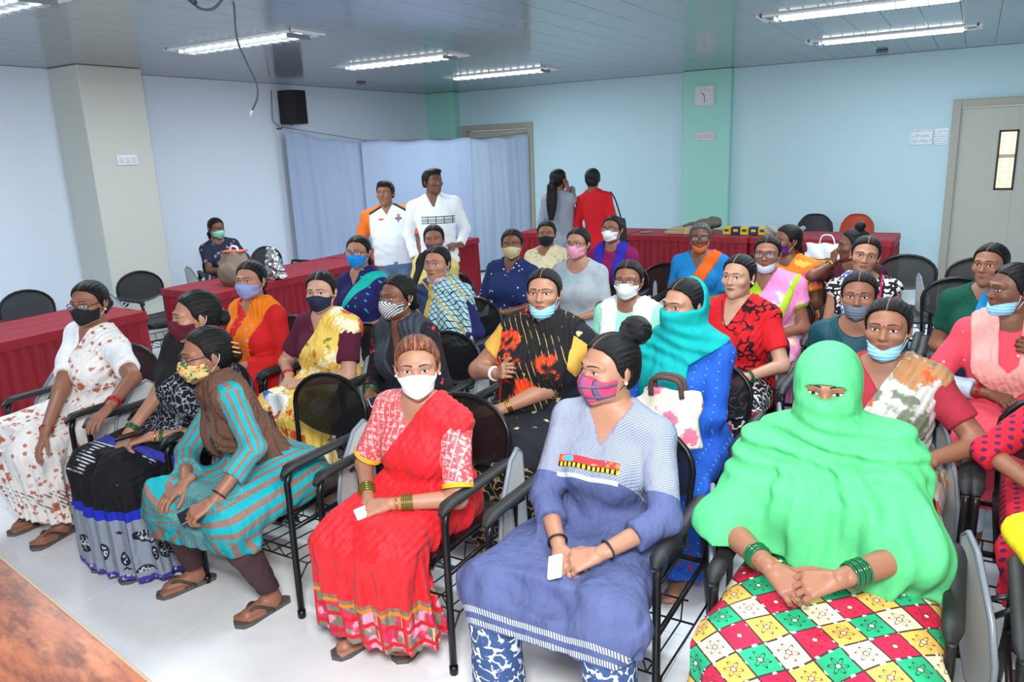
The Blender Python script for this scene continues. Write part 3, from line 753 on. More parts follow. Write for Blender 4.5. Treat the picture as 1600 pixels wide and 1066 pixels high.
def face_details(gaze=0.0):
    g = Geo()   # 1 eye white, 2 iris, 3 brow and lash, 4 lips
    up, dn, hw = .0050, .0038, .0140
    for s in (-1, 1):
        cx, cz = s*.0310, .0075
        sh = lambda i: np.maximum(1-i*i, 0)**.75
        g.add(*decal(lambda u, v: cx+hw*(2*u-1), lambda u, v: cz+(-dn+(up+dn)*v)*sh(2*u-1)+.0012*s*(2*u-1), 12, 4, .0012), m=1)
        r = .0060; gx = gaze*.006
        g.add(*decal(lambda u, v: cx+gx+r*(2*u-1), lambda u, v: cz+np.clip((2*v-1)*r*np.sqrt(np.maximum(1-(2*u-1)**2, 0)), -dn*.92, up*.95), 6, 4, .0022), m=2)
        g.add(*decal(lambda u, v: cx+(hw*1.06)*(2*u-1), lambda u, v: cz+up*sh((2*u-1)*.97)+.0012*s*(2*u-1)+(-.0006+.0022*v), 12, 1, .0024), m=3)
        g.add(*decal(lambda u, v: s*(.011+.042*u), lambda u, v: .0315+.0040*np.sin(u*2.9)-.0040*u+(-.5+v)*(.0042*(1-u**2)+.0010), 10, 2, .0016), m=3)
    for a, b in ((-.0495, .0065), (-.0590, .0070)):
        sg = 1 if a > -.055 else -1
        g.add(*decal(lambda u, v: .0225*(2*u-1), lambda u, v: -.0545+sg*v*b*np.maximum(1-(2*u-1)**2, 0)**.6*(1-.25*np.exp(-((2*u-1)/.18)**2)*(sg > 0)), 12, 3, .0009), m=4)
    return g
FD = [face_details(0.0), face_details(-.7), face_details(.7)]
HEADS = {0: build_head(.0042), 1: build_head(.0066)}
def bindi_geo():
    return decal(lambda u, v: .0042*(2*u-1), lambda u, v: .0285+.0048*(2*v-1)*np.sqrt(np.maximum(1-(2*u-1)**2, .02)), 6, 4, .0018)
BINDI = bindi_geo()
# ------------------------------------------------------------------ hair
def hairline(y0add=0.0, nape=-.080):
    zs = np.array([-.12, -.06, -.035, -.012, .012, .040, .064, .082, .096, .108, .14]); ys = np.array([.032, .028, .016, -.006, -.022, -.030, -.040, -.056, -.076, -.095, -.16])+y0add
    def c(x, y, z): return np.interp(z, zs, ys).astype(f32)-y+f32(.0022)*np.sin(x*f32(230))*np.sin(x*f32(97)+z*60)
    return [c, lambda x, y, z: f32(nape)-z]
def part(x, y, z): return f32(.0035)*np.exp(-(x/f32(.006))**2)*(z > .05)*(y < .06)+f32(.0013)*np.sin(np.arctan2(np.abs(x), z-f32(.0))*f32(34)+y*f32(26))
def hair_geo(kind, h):
    th = {'short': .013, 'long': .014}.get(kind, .0115)
    base = [(ell((0, .014, .030), (.0745+th*.8, .093+th, .083+th)), 0), (ell((0, .045, -.03), (.058+th*.6, .055+th*.6, .06)), .03)]
    cuts = hairline(-.004 if kind == 'short' else 0.0, -.055 if kind == 'short' else -.085)
    V, Q = solid(base, h, cuts, None if kind in ('short',) else part); g = Geo().add(V, Q)
    if kind == 'short':
        top = [(ell((0, -.004, .082), (.070, .082, .044)), 0), (ell((.012, -.050, .100), (.052, .034, .022)), .025)]
        V, Q = solid(top, h, [lambda x, y, z: f32(-.092)-y, lambda x, y, z: f32(.074)-z-f32(.5)*np.maximum(y+f32(.05), 0)], lambda x, y, z: f32(.003)*np.sin(x*160+y*60)*np.sin(y*120)); g.add(V, Q)
    ex = None
    if kind == 'bun': ex = [(ell((0, .112, -.030), (.045, .034, .042)), 0)]
    if kind == 'lowbun': ex = [(ell((0, .106, -.060), (.040, .032, .036)), 0)]
    if kind == 'topbun': ex = [(cap((0, .07, .085), (0, .10, .105), .036, .036), 0), (ell((0, .118, .112), (.055, .050, .052), rotx(.5)), .012), (ell((.012, .105, .135), (.034, .032, .030)), .01)]
    if kind == 'highbun': ex = [(ell((0, .055, .135), (.036, .036, .032)), 0), (cap((0, .04, .10), (0, .05, .13), .03, .03), .01)]
    if kind == 'braid':
        ex = []; pts = [(0, .100, -.05), (0, .118, -.12), (.005, .13, -.20), (.01, .135, -.28), (.012, .135, -.36)]
        for a, b in zip(pts[:-1], pts[1:]):
            for k in range(3):
                q = np.array(a)+(np.array(b)-np.array(a))*k/3; ex.append((ell(q, (.021, .018, .019)), .006))
    if kind == 'pony':
        ex = [(ell((0, .105, .0), (.030, .03, .03)), 0), (cap((0, .112, -.01), (0, .135, -.10), .026, .034), .01), (cap((0, .135, -.10), (.01, .125, -.24), .034, .018), .02)]
    if kind == 'long':
        ex = [(cap((0, .085, .03), (0, .115, -.08), .030, .050), .01), (loft((0, .115, -.06), (.0, .135, -.46), (1, 0, 0), [0, .3, .7, 1], [.055, .07, .06, .03], [.035, .035, .03, .015]), .03)]
    if ex:
        V, Q = solid(ex, h, (), lambda x, y, z: f32(.0016)*np.sin(x*190+z*90)+f32(.001)*np.sin(z*260+y*140)); g.add(V, Q)
    return np.concatenate(g.V), np.concatenate(g.Q)
HAIRC = {}
def hair_t(kind, lod):
    if (kind, lod) not in HAIRC: HAIRC[kind, lod] = hair_geo(kind, .0048 if lod == 0 else .0075)
    return HAIRC[kind, lod]
# ------------------------------------------------------------------ masks
def face_shell(o): return Prim(lambda x, y, z: head_eval(x, y, z)-f32(o), (-.10, -.14, -.14), (.10, .13, .14))
def mask_geo(kind, h):
    P = [(face_shell(.0042), 0)]
    if kind == 'n95': P = P+[(ell((0, -.075, -.043), (.041, .056, .042)), .02)]
    elif kind in ('cloth', 'surg'): P = P+[(ell((0, -.068, -.040), (.045, .053, .050)), .025)]
    if kind in ('cloth', 'surg', 'n95'):
        zt = lambda x: f32(.0015)-f32(.30)*np.sqrt(x*x+f32(.00004))
        cuts = [lambda x, y, z: z-zt(x), lambda x, y, z: f32(-.108)-z+f32(.50)*np.sqrt(x*x+f32(.0003)), lambda x, y, z: y-f32(-.020 if kind != 'n95' else -.036)]
    elif kind == 'mouth':   # slipped below the nose
        P = P+[(ell((0, -.062, -.062), (.044, .046, .040)), .02)]
        cuts = [lambda x, y, z: z-(f32(-.036)+f32(.10)*np.abs(x)), lambda x, y, z: f32(-.112)-z+f32(.4)*np.abs(x), lambda x, y, z: y-f32(-.020)]
    elif kind == 'chin':   # pulled under the chin like a sling
        P = P+[(ell((0, -.050, -.088), (.050, .046, .030)), .02)]
        cuts = [lambda x, y, z: z-(f32(-.073)+f32(.42)*np.abs(x)), lambda x, y, z: f32(-.128)-z+f32(.35)*np.abs(x), lambda x, y, z: y-f32(-.004)]
    elif kind == 'neck':   # bunched around the throat
        P = [(ell((0, -.022, -.108), (.064, .062, .034)), 0), (ell((0, -.05, -.095), (.045, .034, .026)), .02)]
        cuts = [lambda x, y, z: y-f32(.03), lambda x, y, z: z-(f32(-.078)+f32(.25)*np.abs(x))]
    dp = (lambda x, y, z: f32(.0016)*np.sin(z*2*np.pi/f32(.015))) if kind in ('surg', 'chin', 'neck', 'mouth') else (lambda x, y, z: f32(.0030)*np.exp(-(x/f32(.0022))**2)*-1 if kind == 'cloth' else f32(0)*x)
    return solid(P, h, cuts, dp)
MASKC = {}
def mask_t(kind, lod):
    if (kind, lod) not in MASKC: MASKC[kind, lod] = mask_geo(kind, .0042 if lod == 0 else .006)
    return MASKC[kind, lod]
def loops(kind):
    m = []
    for s in (-1, 1):
        a, b = {'chin': ((.058, -.006, -.060), (.055, -.006, -.085)), 'neck': ((.058, .0, -.085), (.058, .0, -.09)), 'mouth': ((.060, -.022, -.035), (.050, -.022, -.085))}.get(kind, ((.063, -.022, -.022), (.048, -.022, -.080)))
        P = [(s*a[0], a[1], a[2]), (s*.074, .004, .012), (s*.078, .022, .026), (s*.079, .032, .006), (s*.074, .022, -.026), (s*b[0], b[1], b[2])]
        m.append(MB().tube(curve_pts(P, 4), .0017, 5))
    return m
# ------------------------------------------------------------------ hands (fingers +Y, palm -Z, thumb +X)
def hand_geo(curl, spread=0.0, h=.0036, thumb=.75):
    P = []
    for i, (x, L) in enumerate(((-.030, .058), (-.010, .070), (.011, .075), (.031, .068))):
        base = np.array([x, .083+(.004 if i in (1, 2) else -.004), 0.0]); P.append((cap((x*.45, .012, -.002), base, .0145, .0115), .012))
        d = rotz(-spread*(i-1.5))@np.array([0, 1.0, 0]); p = base.copy(); ang = 0
        for j, fr in enumerate((.44, .31, .25)):
            ang += math.radians(curl[j]*(1.06 if i == 0 else 1)); q = p+L*fr*(d*math.cos(ang)+np.array([0, 0, -1.0])*math.sin(ang))
            P.append((cap(p, q, .0092-.0006*j, .0086-.0007*j), .0035)); p = q
    b = np.array([.020, .022, -.006]); d1 = unit([math.sin(thumb), math.cos(thumb), -.35]); m1 = b+d1*.042; d2 = unit([math.sin(thumb*.55), math.cos(thumb*.55), -.4]); m2 = m1+d2*.030; m3 = m2+unit([math.sin(thumb*.25), math.cos(thumb*.25), -.35])*.022
    P += [(cap(b, m1, .0145, .0115), .012), (cap(m1, m2, .0108, .0098), .004), (cap(m2, m3, .0098, .0082), .003)]
    P += [(cap((0, -.03, 0), (0, .02, 0), .0215, .019), .014)]
    V, Q = solid(P, h)
    V[:, 2] *= .92
    return V, Q
HANDS = {'rest': hand_geo((16, 22, 16), .05), 'curl': hand_geo((42, 48, 30), .0), 'fist': hand_geo((72, 80, 45), 0.0, thumb=.35), 'flat': hand_geo((4, 8, 6), .09), 'lace': hand_geo((38, 44, 26), .06)}
HANDL = {k: hand_geo(c, .03, .0062) for k, c in (('rest', (16, 22, 16)), ('curl', (42, 48, 30)), ('fist', (72, 80, 45)), ('flat', (4, 8, 6)), ('lace', (38, 44, 26)))}
# ================================================================== people
def skin_mat(name, rgb):
    n = NB(name); v = n.obj(); c = S(rgb)
    col = n.mix(n.noise(v, 18, 4, .65), tuple(x*.88 for x in c), tuple(min(1, x*1.10) for x in c))
    return n.out(col, .48, n.bump(n.noise(v, 220, 2), .12, .002), Specular_IOR_Level=.4, Subsurface_Weight=.06, Subsurface_Radius=(.012, .005, .003))
SKIN = [skin_mat('skin_%s' % a, c) for a, c in (('light', (196, 150, 126)), ('tan', (172, 124, 100)), ('brown', (150, 102, 80)), ('deep', (120, 78, 60)), ('dark', (100, 66, 54)))]
M_EYEW = plain('eye_white', (226, 220, 214), .25); M_IRIS = plain('iris_dark', (34, 22, 18), .15); M_BROW = plain('brow_dark', (38, 28, 26), .8); M_LIP = plain('lip', (138, 78, 74), .4)
M_BIND = {k: plain('bindi_'+k, c, .4) for k, c in (('red', (170, 20, 30)), ('black', (24, 16, 18)), ('orange', (220, 80, 30)))}
def hair_mat(name, a, b):
    n = NB(name); v = n.pc()
    s = n.noise(n.vmath('MULTIPLY', v, (34, 5, 8)), 4, 5, .75); k = n.step(s, .42, .72)
    return n.out(n.mix(k, S(a), S(b)), .44, n.bump(s, .8, .010), Specular_IOR_Level=.28)
HAIR = {'black': hair_mat('hair_black', (6, 5, 6), (24, 21, 22)), 'grey': hair_mat('hair_grey', (70, 68, 68), (130, 128, 126)), 'henna': hair_mat('hair_henna', (86, 36, 20), (176, 120, 88))}
M_LOOP = plain('ear_loop_elastic', (210, 216, 222), .6); M_GOLD = plain('gold', (212, 160, 70), .25, 1.0); M_GREENB = plain('green_glass_bangle', (20, 92, 56), .12); M_OLIVEB = plain('olive_gilt_bangle', (120, 112, 44), .25, .6)
M_REDB = plain('red_bangle', (170, 30, 34), .2); M_DARKB = plain('dark_wrist_band', (24, 24, 26), .5); M_PEARL = plain('pearl', (238, 236, 230), .2); M_SPEC = plain('spectacle_frame', (46, 34, 36), .3); M_SOLE = plain('sandal_sole', (92, 86, 84), .7); M_STRAP = plain('sandal_strap', (66, 60, 58), .5)
def lens_mat():
    n = NB('spectacle_lens'); tr = n.n('ShaderNodeBsdfTransparent'); mx = n.n('ShaderNodeMixShader'); mx.inputs[0].default_value = .12
    n.out((.8, .85, .9), .05); n.t.links.new(tr.outputs[0], mx.inputs[1]); n.t.links.new(n.b.outputs[0], mx.inputs[2]); n.t.links.new(mx.outputs[0], n.t.nodes['Material Output'].inputs[0]); return n.mat
M_LENS = lens_mat()
class Body: pass
def ik(Sh, Wr, a, b, pole):
    d = np.linalg.norm(Wr-Sh)
    if d > (a+b)*.985: k = d/((a+b)*.985); a, b = a*k, b*k
    d = max(d, abs(a-b)+.01); n = unit(Wr-Sh); x = (a*a-b*b+d*d)/(2*d); hgt = math.sqrt(max(a*a-x*x, 0)); p = np.asarray(pole, float); p = unit(p-n*(p@n))
    return Sh+n*x+p*hgt
def body_of(P):
    B = Body(); B.P = P; g = B.g = P.get('g', 1.0); B.sit = P.get('sit', True); B.male = P.get('male', False); rot = P.get('rot', 0.0)
    hip = np.array([*P['hip'], 0.0]); Rb = rotz(rot); B.hip, B.Rb = hip, Rb
    hw = spot_y(*P['head']) if 'head' in P else np.array(P['headw'], float); B.hw = hw; hc = Rb.T@(hw-hip)
    B.hs = P.get('hs', .96)
    B.O = np.array([0, 0, .435 if B.sit else P.get('crotch', .78)])
    nb = hc-np.array([0, 0, .125*B.hs])+Rb.T@np.array([0, 0, 0])          # neck base
    yaw = math.atan2(-hw[0], hw[1])+math.radians(P.get('face', 0))-rot if 'yaw' not in P else math.radians(P['yaw'])
    B.R = rotz(yaw)@rotx(math.radians(P.get('hp', -2)))@roty(math.radians(P.get('hr', 0))); B.hc = hc
    nb = nb+rotz(yaw)@np.array([0, .012, 0])
    B.w = unit(nb-B.O); B.L = np.linalg.norm(nb-B.O); ty = math.radians(P.get('ty', 0)); s = rotz(ty)@np.array([1.0, 0, 0]); B.s = unit(s-B.w*(s@B.w)); B.f = np.cross(B.s, B.w)
    B.T = lambda u, w, v: B.O+B.s*u+B.w*w+B.f*v
    def tc(x, y, z):
        px, py, pz = x-f32(B.O[0]), y-f32(B.O[1]), z-f32(B.O[2])
        return [px*f32(a[0])+py*f32(a[1])+pz*f32(a[2]) for a in (B.s, B.w, B.f)]
    B.tc = tc; L = B.L; sw = (.156 if not B.male else .195)*(.5+.5*g)*P.get('sw', 1.0); B.sw = sw
    B.S = {k: B.T(k*sw, .850*L, -.005) for k in (-1, 1)}
    B.ru = (.046*g, .038*g); B.rf = (.037*g, .0235*(.6+.4*g))
    B.W, B.E, B.H = {}, {}, {}
    hands = P.get('hands', {}); au, af = .275*P.get('as', 1), .235*P.get('as', 1)
    for k in (-1, 1):
        hd = hands.get('L' if k == 1 else 'R', {})
        if not B.sit and not hd: hd = dict(w=(k*(sw+.07), -.03, B.O[2]-.02), d=(0, -.15, -1), n=(k, -.2, 0), pose='curl')
        if 'rel' in hd: c = hc+B.R@(np.array(hd['rel'])*B.hs)
        elif 'px' in hd: c = Rb.T@(spot(*hd['px'])-hip)
        else: c = np.array(hd.get('w', (k*.028, -.275, .640+.012*k)), float)
        d = unit(hd.get('d', (-k*.72, -.62, -.22))); n = np.asarray(hd.get('n', (k*.35, -.25, .9)), float); n = unit(n-d*(n@d))
        B.H[k] = (c, d, n, hd.get('pose', 'curl')); B.W[k] = c-d*.062; B.E[k] = ik(B.S[k], B.W[k]-d*.012, au, af, hd.get('pole', (k*.55, .55, -.6)))
    kn = P.get('knees'); an = P.get('ankles')
    if B.sit:
        B.hipj = {k: np.array([k*.088*g, -.01, .545]) for k in (-1, 1)}
        B.K = {k: np.array(kn[0 if k < 0 else 1] if kn else (k*.105, -.43, .505), float) for k in (-1, 1)}
        B.A = {k: np.array(an[0 if k < 0 else 1] if an else (k*.085, -.345, .085), float) for k in (-1, 1)}
    else:
        B.hipj = {k: np.array([k*.085, 0, B.O[2]+.08]) for k in (-1, 1)}; B.K = {k: np.array([k*.085, -.01, .46]) for k in (-1, 1)}; B.A = {k: np.array([k*.085, .02, .085]) for k in (-1, 1)}
    return B
def torso_p(B, o=0.0, sh=(-1, 1)):
    L, g = B.L, B.g; T = B.T
    if B.male: wu = [.165, .165, .155, .155, .175, .175, .115, .058]; wv = [.105, .11, .115, .115, .12, .10, .070, .052]; ov = [0, .0, .015, .02, .012, .0, -.005, 0]
    else: wu = [.160, .172, .152, .142, .148, .150, .105, .055]; wv = [.115, .122, .108, .102, .108, .090, .066, .050]; ov = [0, 0, .012, .014, .016, .008, -.004, 0]
    b = B.P.get('belly', 0)
    wv = [a*g*(1+.5*b*(i in (2, 3)))+o for i, a in enumerate(wv)]; wu = [a*(g if i < 6 else .5+.5*g)+o for i, a in enumerate(wu)]; ov = [a+.05*b*(i in (1, 2, 3)) for i, a in enumerate(ov)]
    R = [(loft(T(0, -.01, 0), T(0, L*1.0, 0), B.s, [0, .12, .30, .45, .62, .78, .90, 1.0], wu, wv, ov, 2.25), 0)]
    if not B.male:
        for k in (-1, 1): R.append((ell(T(k*.066*g, .635*L, .082*g), (.062*g+o, .062*g+o, .066*g+o)), .05))
    for k in sh: R.append((cap(T(k*.055, .930*L, -.008), B.S[k], .047*(.5+.5*g)+o, .050*g+o), .045))
    return R
def arm_p(B, k, o=0.0, tu=1.0, tf=1.0, flare=0.0):
    R = []
    if tu > 0: R.append((cap(B.S[k], B.S[k]+(B.E[k]-B.S[k])*tu, B.ru[0]+o, B.ru[0]+(B.ru[1]-B.ru[0])*tu+o+(flare if tf <= 0 else 0), flat=(tu < 1 or tf <= 0)), .03))
    if tf > 0: R.append((cap(B.E[k], B.E[k]+(B.W[k]-B.E[k])*tf, B.rf[0]+o, B.rf[0]+(B.rf[1]-B.rf[0])*tf+o+flare, flat=tf < 1), .02))
    return R
def leg_p(B, k, o=0.0, foot=False, tube=None):
    g = B.g; r = [.082*g+o, .056*g+o, .058+o, .036+o]
    if tube: r[1], r[2], r[3] = tube
    d = B.A[k]-B.K[k]
    R = [(cap(B.hipj[k], B.K[k], r[0], r[1]), .03), (cap(B.K[k], B.K[k]+d*.35, r[1], r[2]), .02), (cap(B.K[k]+d*.35, B.A[k], r[2], r[3]), .02)]
    return R
def foot_dir(B, k):
    fd = B.P.get('feet'); return unit(fd[0 if k < 0 else 1]) if fd else unit((k*.18, -1, 0))
def foot_p(B, k, fine):
    a = B.A[k]; fd = foot_dir(B, k); sd = np.array([-fd[1], fd[0], 0]); z0 = .014
    R = [(cap(a, np.array([a[0], a[1], .05])-fd*.012, .034, .034), .03), (cap(np.array([a[0], a[1], .042])+fd*.01, np.array([a[0], a[1], z0+.017])+fd*.115, .034, .030), .03)]
    for i in range(5):
        u = (i-2)*.0165*(-1 if k < 0 else 1); q = np.array([a[0], a[1], z0+.014])+fd*(.125-.006*abs(i-1.2))+sd*u; R.append((cap(q-fd*.05, q+fd*(.030-.005*i*.6), .011, .0095 if i else .011), .008))
    return R
def finish_hand(B, k, fine):
    c, d, n, pose = B.H[k]; V, Q = (HANDS if fine else HANDL)[pose]
    V = V.copy(); X = np.cross(d, n)
    if k < 0: V[:, 0] *= -1; Q = Q[:, ::-1]
    sc = .95 if not B.male else 1.05; M = np.stack([X, d, n], 1)
    return (V*sc)@M.T+B.W[k], Q
def heads(B, V): return (V*np.array([1.06, 1.03, 1.0])*B.hs)@B.R.T+B.hc
def pcs_of(V): return np.stack([V[:, 0], V[:, 1]+V[:, 2], V[:, 2]-V[:, 1]], 1)
def skirt_p(B, o, hem, flare, P):
    K = (B.K[-1]+B.K[1])/2; A = (B.A[-1]+B.A[1])/2; kw = abs(B.K[1][0]-B.K[-1][0])/2; g = B.g
    a = np.array([0, .10, .535]); b = K+np.array([0, -.02, .004])
    R = [(loft(a, b, (-1, 0, 0), [0, .35, 1], [.165*g+o, kw*.5+.135*g+o, kw+.075*g+o], [.095*g+o, .088*g+o, .075*g+o], None, 2.7), 0)]
    c = K+np.array([0, 0, .01]); d = np.array([A[0], min(A[1], K[1]+.09)+P.get('hy', 0), hem-.03])
    R.append((loft(c, d, (1, 0, 0), [0, .3, .7, 1], [kw+.075*g+o, kw+.075*g+flare*.35, kw+.06+flare*.75, kw+.06+flare], [.070*g+o, .072*g+o+flare*.2, .085+flare*.45, .09+flare*.6], None, 2.3), .06))
    for k in (-1, 1):
        d2 = B.A[k]-B.K[k]; r = .062*g+o+P.get('lego', 0)
        R.append((cap(B.hipj[k], B.K[k], .086*g+o, r), .05)); R.append((cap(B.K[k], B.K[k]+d2*.45, r, r), .05))
    return R
def pleats(amp, per, K, vert=True):
    def f(x, y, z):
        m = np.clip((f32(K[2]+.02)-z)/f32(.14), 0, 1); a = np.arctan2(x-f32(K[0]), f32(K[1]+.16)-y)
        return f32(amp)*m*(np.sin(a*f32(2*np.pi*.17/per)+f32(2.0)*np.sin(z*6)+x*4)+f32(.45)*np.sin(a*f32(2*np.pi*.17/per*2.3)+z*5+1))
    return f
def wrap_pc(B):
    km, am, hm = (B.K[-1]+B.K[1])/2, (B.A[-1]+B.A[1])/2, (B.hipj[-1]+B.hipj[1])/2
    segs = [(B.O+B.w*.12, B.T(0, B.L, 0), .145, B.f), (hm+vec(0, -.06, 0), km, .17, vec(0, 0, 1)), (km+vec(0, 0, -.08), am, .17, vec(0, -1, 0))]
    for k in (-1, 1): segs += [(B.S[k]+(B.E[k]-B.S[k])*.2, B.E[k], .052, B.f), (B.E[k], B.W[k], .048, B.f)]
    def f(V):
        best = np.full(len(V), 9.0); U = np.zeros(len(V))
        for a, b, r, fr in segs:
            ab = b-a; t = np.clip((V-a)@ab/(ab@ab), 0, 1); q = V-a-t[:, None]*ab; d = np.linalg.norm(q, axis=1)/r
            w = unit(ab); f_ = unit(fr-w*(fr@w)); s_ = np.cross(w, f_); s_ = s_*(1 if s_[0] >= 0 else -1); ang = np.arctan2(q@s_, q@f_); m = d < best; best = np.where(m, d, best); U = np.where(m, ang*max(r, .06), U)
        P = pcs_of(V); P[:, 0] = U; return P
    return f
def garment(B, root, name, mat, prims, h, cuts=(), disp=None, subs=(), label=None, wrap=False):
    V, Q = solid(prims, h, cuts, disp, subs)
    if len(V) == 0: return None
    o = Geo().add(V, Q).build(name, mat, root, wrap_pc(B) if B.P.get('wrap') else pcs_of)
    if label: o['label'] = label
    return o
def neck_cut(B, kind, depth, width):
    L = B.L
    def f(x, y, z):
        u, w, v = B.tc(x, y, z)
        if kind == 'V': e = np.abs(u)*f32(.8)-f32(width/depth*.8)*np.maximum(w-f32(L-depth), -1)
        elif kind == 'sq': e = np.maximum(np.abs(u)-f32(width), f32(L-depth)-w)
        else: e = np.sqrt((u/f32(width))**2+((w-f32(L+.01))/f32(depth))**2)*f32(width)-f32(width)
        e = np.maximum(e, f32(-.005)-v)
        return -e
    return f
def wear_top(B, root, h, name='blouse', mat=None, off=.012, sl=.6, fl=0.0, neck=('round', .07, .075), t0=.18, lap=False, hem=None, flare=.03, slf=.006, disp=None, tube=False):
    R = torso_p(B, off)
    for k in (-1, 1): R += arm_p(B, k, off*.9+.002, sl, fl, slf)
    cuts = []; subs = [(cap(B.T(0, B.L*.90, 0), B.hc, .050, .060), .01)]; dz = None
    if lap:
        if B.sit: R += [(p, .06) for p, k in skirt_p(B, off, hem, flare, B.P)]; dz = pleats(.005, .06, (B.K[-1]+B.K[1])/2)
        else: R.append((loft(B.T(0, .12, 0), np.array([0, 0, hem]), B.s, [0, .3, 1], [.17*B.g+off, .18*B.g+off, .20*B.g+flare], [.12*B.g+off, .13*B.g+off, .13*B.g+flare], None, 2.2), .06))
        cuts.append(lambda x, y, z: f32(hem)-z)
    else:
        def low(x, y, z): u, w, v = B.tc(x, y, z); return f32(t0*B.L)-w
        cuts.append(low)
    if neck: cuts.append(neck_cut(B, *neck))
    def dsp(x, y, z):
        u, w, v = B.tc(x, y, z); q = f32(.0028)*np.sin(w*70+u*26+f32(1.4)*np.sin(u*22+v*9))*np.exp(-((w-f32(.34*B.L))/f32(.11))**2)+f32(.0016)*np.sin(w*40-u*52+v*20)*np.sin(u*30+w*18)
        return q+dz(x, y, z) if dz else q
    return garment(B, root, name, mat, R, h, cuts, disp or dsp, subs)
def wear_saree(B, root, h, mat=None, off=.021, hem=.06, flare=.09, side=1, top=(.045, .985), bot=(-.21, .26), amp=.007, per=.045, pl=.0028, name='saree', back=True, arm=0.0):
    R = torso_p(B, off, (side,)); L = B.L
    if arm: R += arm_p(B, side, off, arm, 0, .01)
    p1 = np.array([side*top[0], top[1]*L]); p2 = np.array([side*bot[0], bot[1]*L]); d = unit(p2-p1); n = np.array([-d[1], d[0]]); n = n if n[1] > 0 else -n
    def cut(x, y, z):
        u, w, v = B.tc(x, y, z); e = (u-f32(p1[0]))*f32(n[0])+(w-f32(p1[1]))*f32(n[1])
        return np.where(w < f32(.16*L), f32(-.05), e)
    kz = (B.K[-1]+B.K[1])/2 if B.sit else None
    if B.sit: R += [(p, .06) for p, k in skirt_p(B, off, hem, flare, B.P)]
    pf = pleats(amp, per, kz)
    def dsp(x, y, z):
        u, w, v = B.tc(x, y, z); e = u*f32(n[0])+w*f32(n[1]); m = np.clip((w-f32(.2*L))/f32(.06), 0, 1)
        return pf(x, y, z)+m*f32(pl)*np.sin(e*f32(2*np.pi/.026)+f32(1.5)*np.sin((u*d[0]+w*d[1])*14))
    subs = [(cap(B.T(0, L*.90, 0), B.hc, .050, .060), .01)]
    return garment(B, root, name, mat, R, h, [cut, lambda x, y, z: f32(hem)-z], dsp, subs)
def wear_skirt(B, root, h, name='skirt', mat=None, off=.014, hem=.06, flare=.08, amp=.006, per=.06):
    return garment(B, root, name, mat, skirt_p(B, off, hem, flare, B.P), h, [lambda x, y, z: f32(hem)-z], pleats(amp, per, (B.K[-1]+B.K[1])/2))
def wear_trousers(B, root, h, mat=None, off=.008, hem=.10, name='trousers', tube=None):
    R = []
    for k in (-1, 1): R += leg_p(B, k, off, tube=tube)
    if not B.sit: R.append((ell(B.O+vec(0, 0, .06), (.165*B.g+off, .12*B.g+off, .12)), .03))
    else: R.append((cap((-.06, .0, .545), (.06, .0, .545), .098*B.g, .098*B.g), .03))
    return garment(B, root, name, mat, R, h, [lambda x, y, z: f32(hem)-z], lambda x, y, z: f32(.0020)*np.sin(z*70+x*30)*np.sin(z*33+y*20))
def wear_band(B, root, h, mat=None, polys=(), hw=.05, off=.026, name='dupatta', vmin=-.2, sh=(-1, 1), pl=.0035, lap=False, neckr=.055, arms=0.0):
    R = torso_p(B, off, sh); L = B.L
    if lap: R += [(p, .06) for p, k in skirt_p(B, off, .3, .03, B.P)]
    if arms:
        for k in sh: R += arm_p(B, k, off, arms, 0, .008)
    def cut(x, y, z):
        u, w, v = B.tc(x, y, z); D = None
        for P in polys:
            for (a0, b0), (a1, b1) in zip(P[:-1], P[1:]):
                b0_, b1_ = b0*L, b1*L; dx, dy = a1-a0, b1_-b0_; q = max(dx*dx+dy*dy, 1e-9); t = np.clip(((u-f32(a0))*f32(dx)+(w-f32(b0_))*f32(dy))/f32(q), 0, 1)
                dd = np.sqrt((u-f32(a0)-t*f32(dx))**2+(w-f32(b0_)-t*f32(dy))**2); D = dd if D is None else np.minimum(D, dd)
        return np.maximum(D-f32(hw), f32(vmin)-v)
    def dsp(x, y, z): u, w, v = B.tc(x, y, z); return f32(pl)*np.sin(u*f32(230)+f32(2)*np.sin(w*20)+w*60)
    return garment(B, root, name, mat, R, h, [cut], dsp, [(cap(B.T(0, L*.90, 0), B.hc, neckr, neckr+.01), .01)])
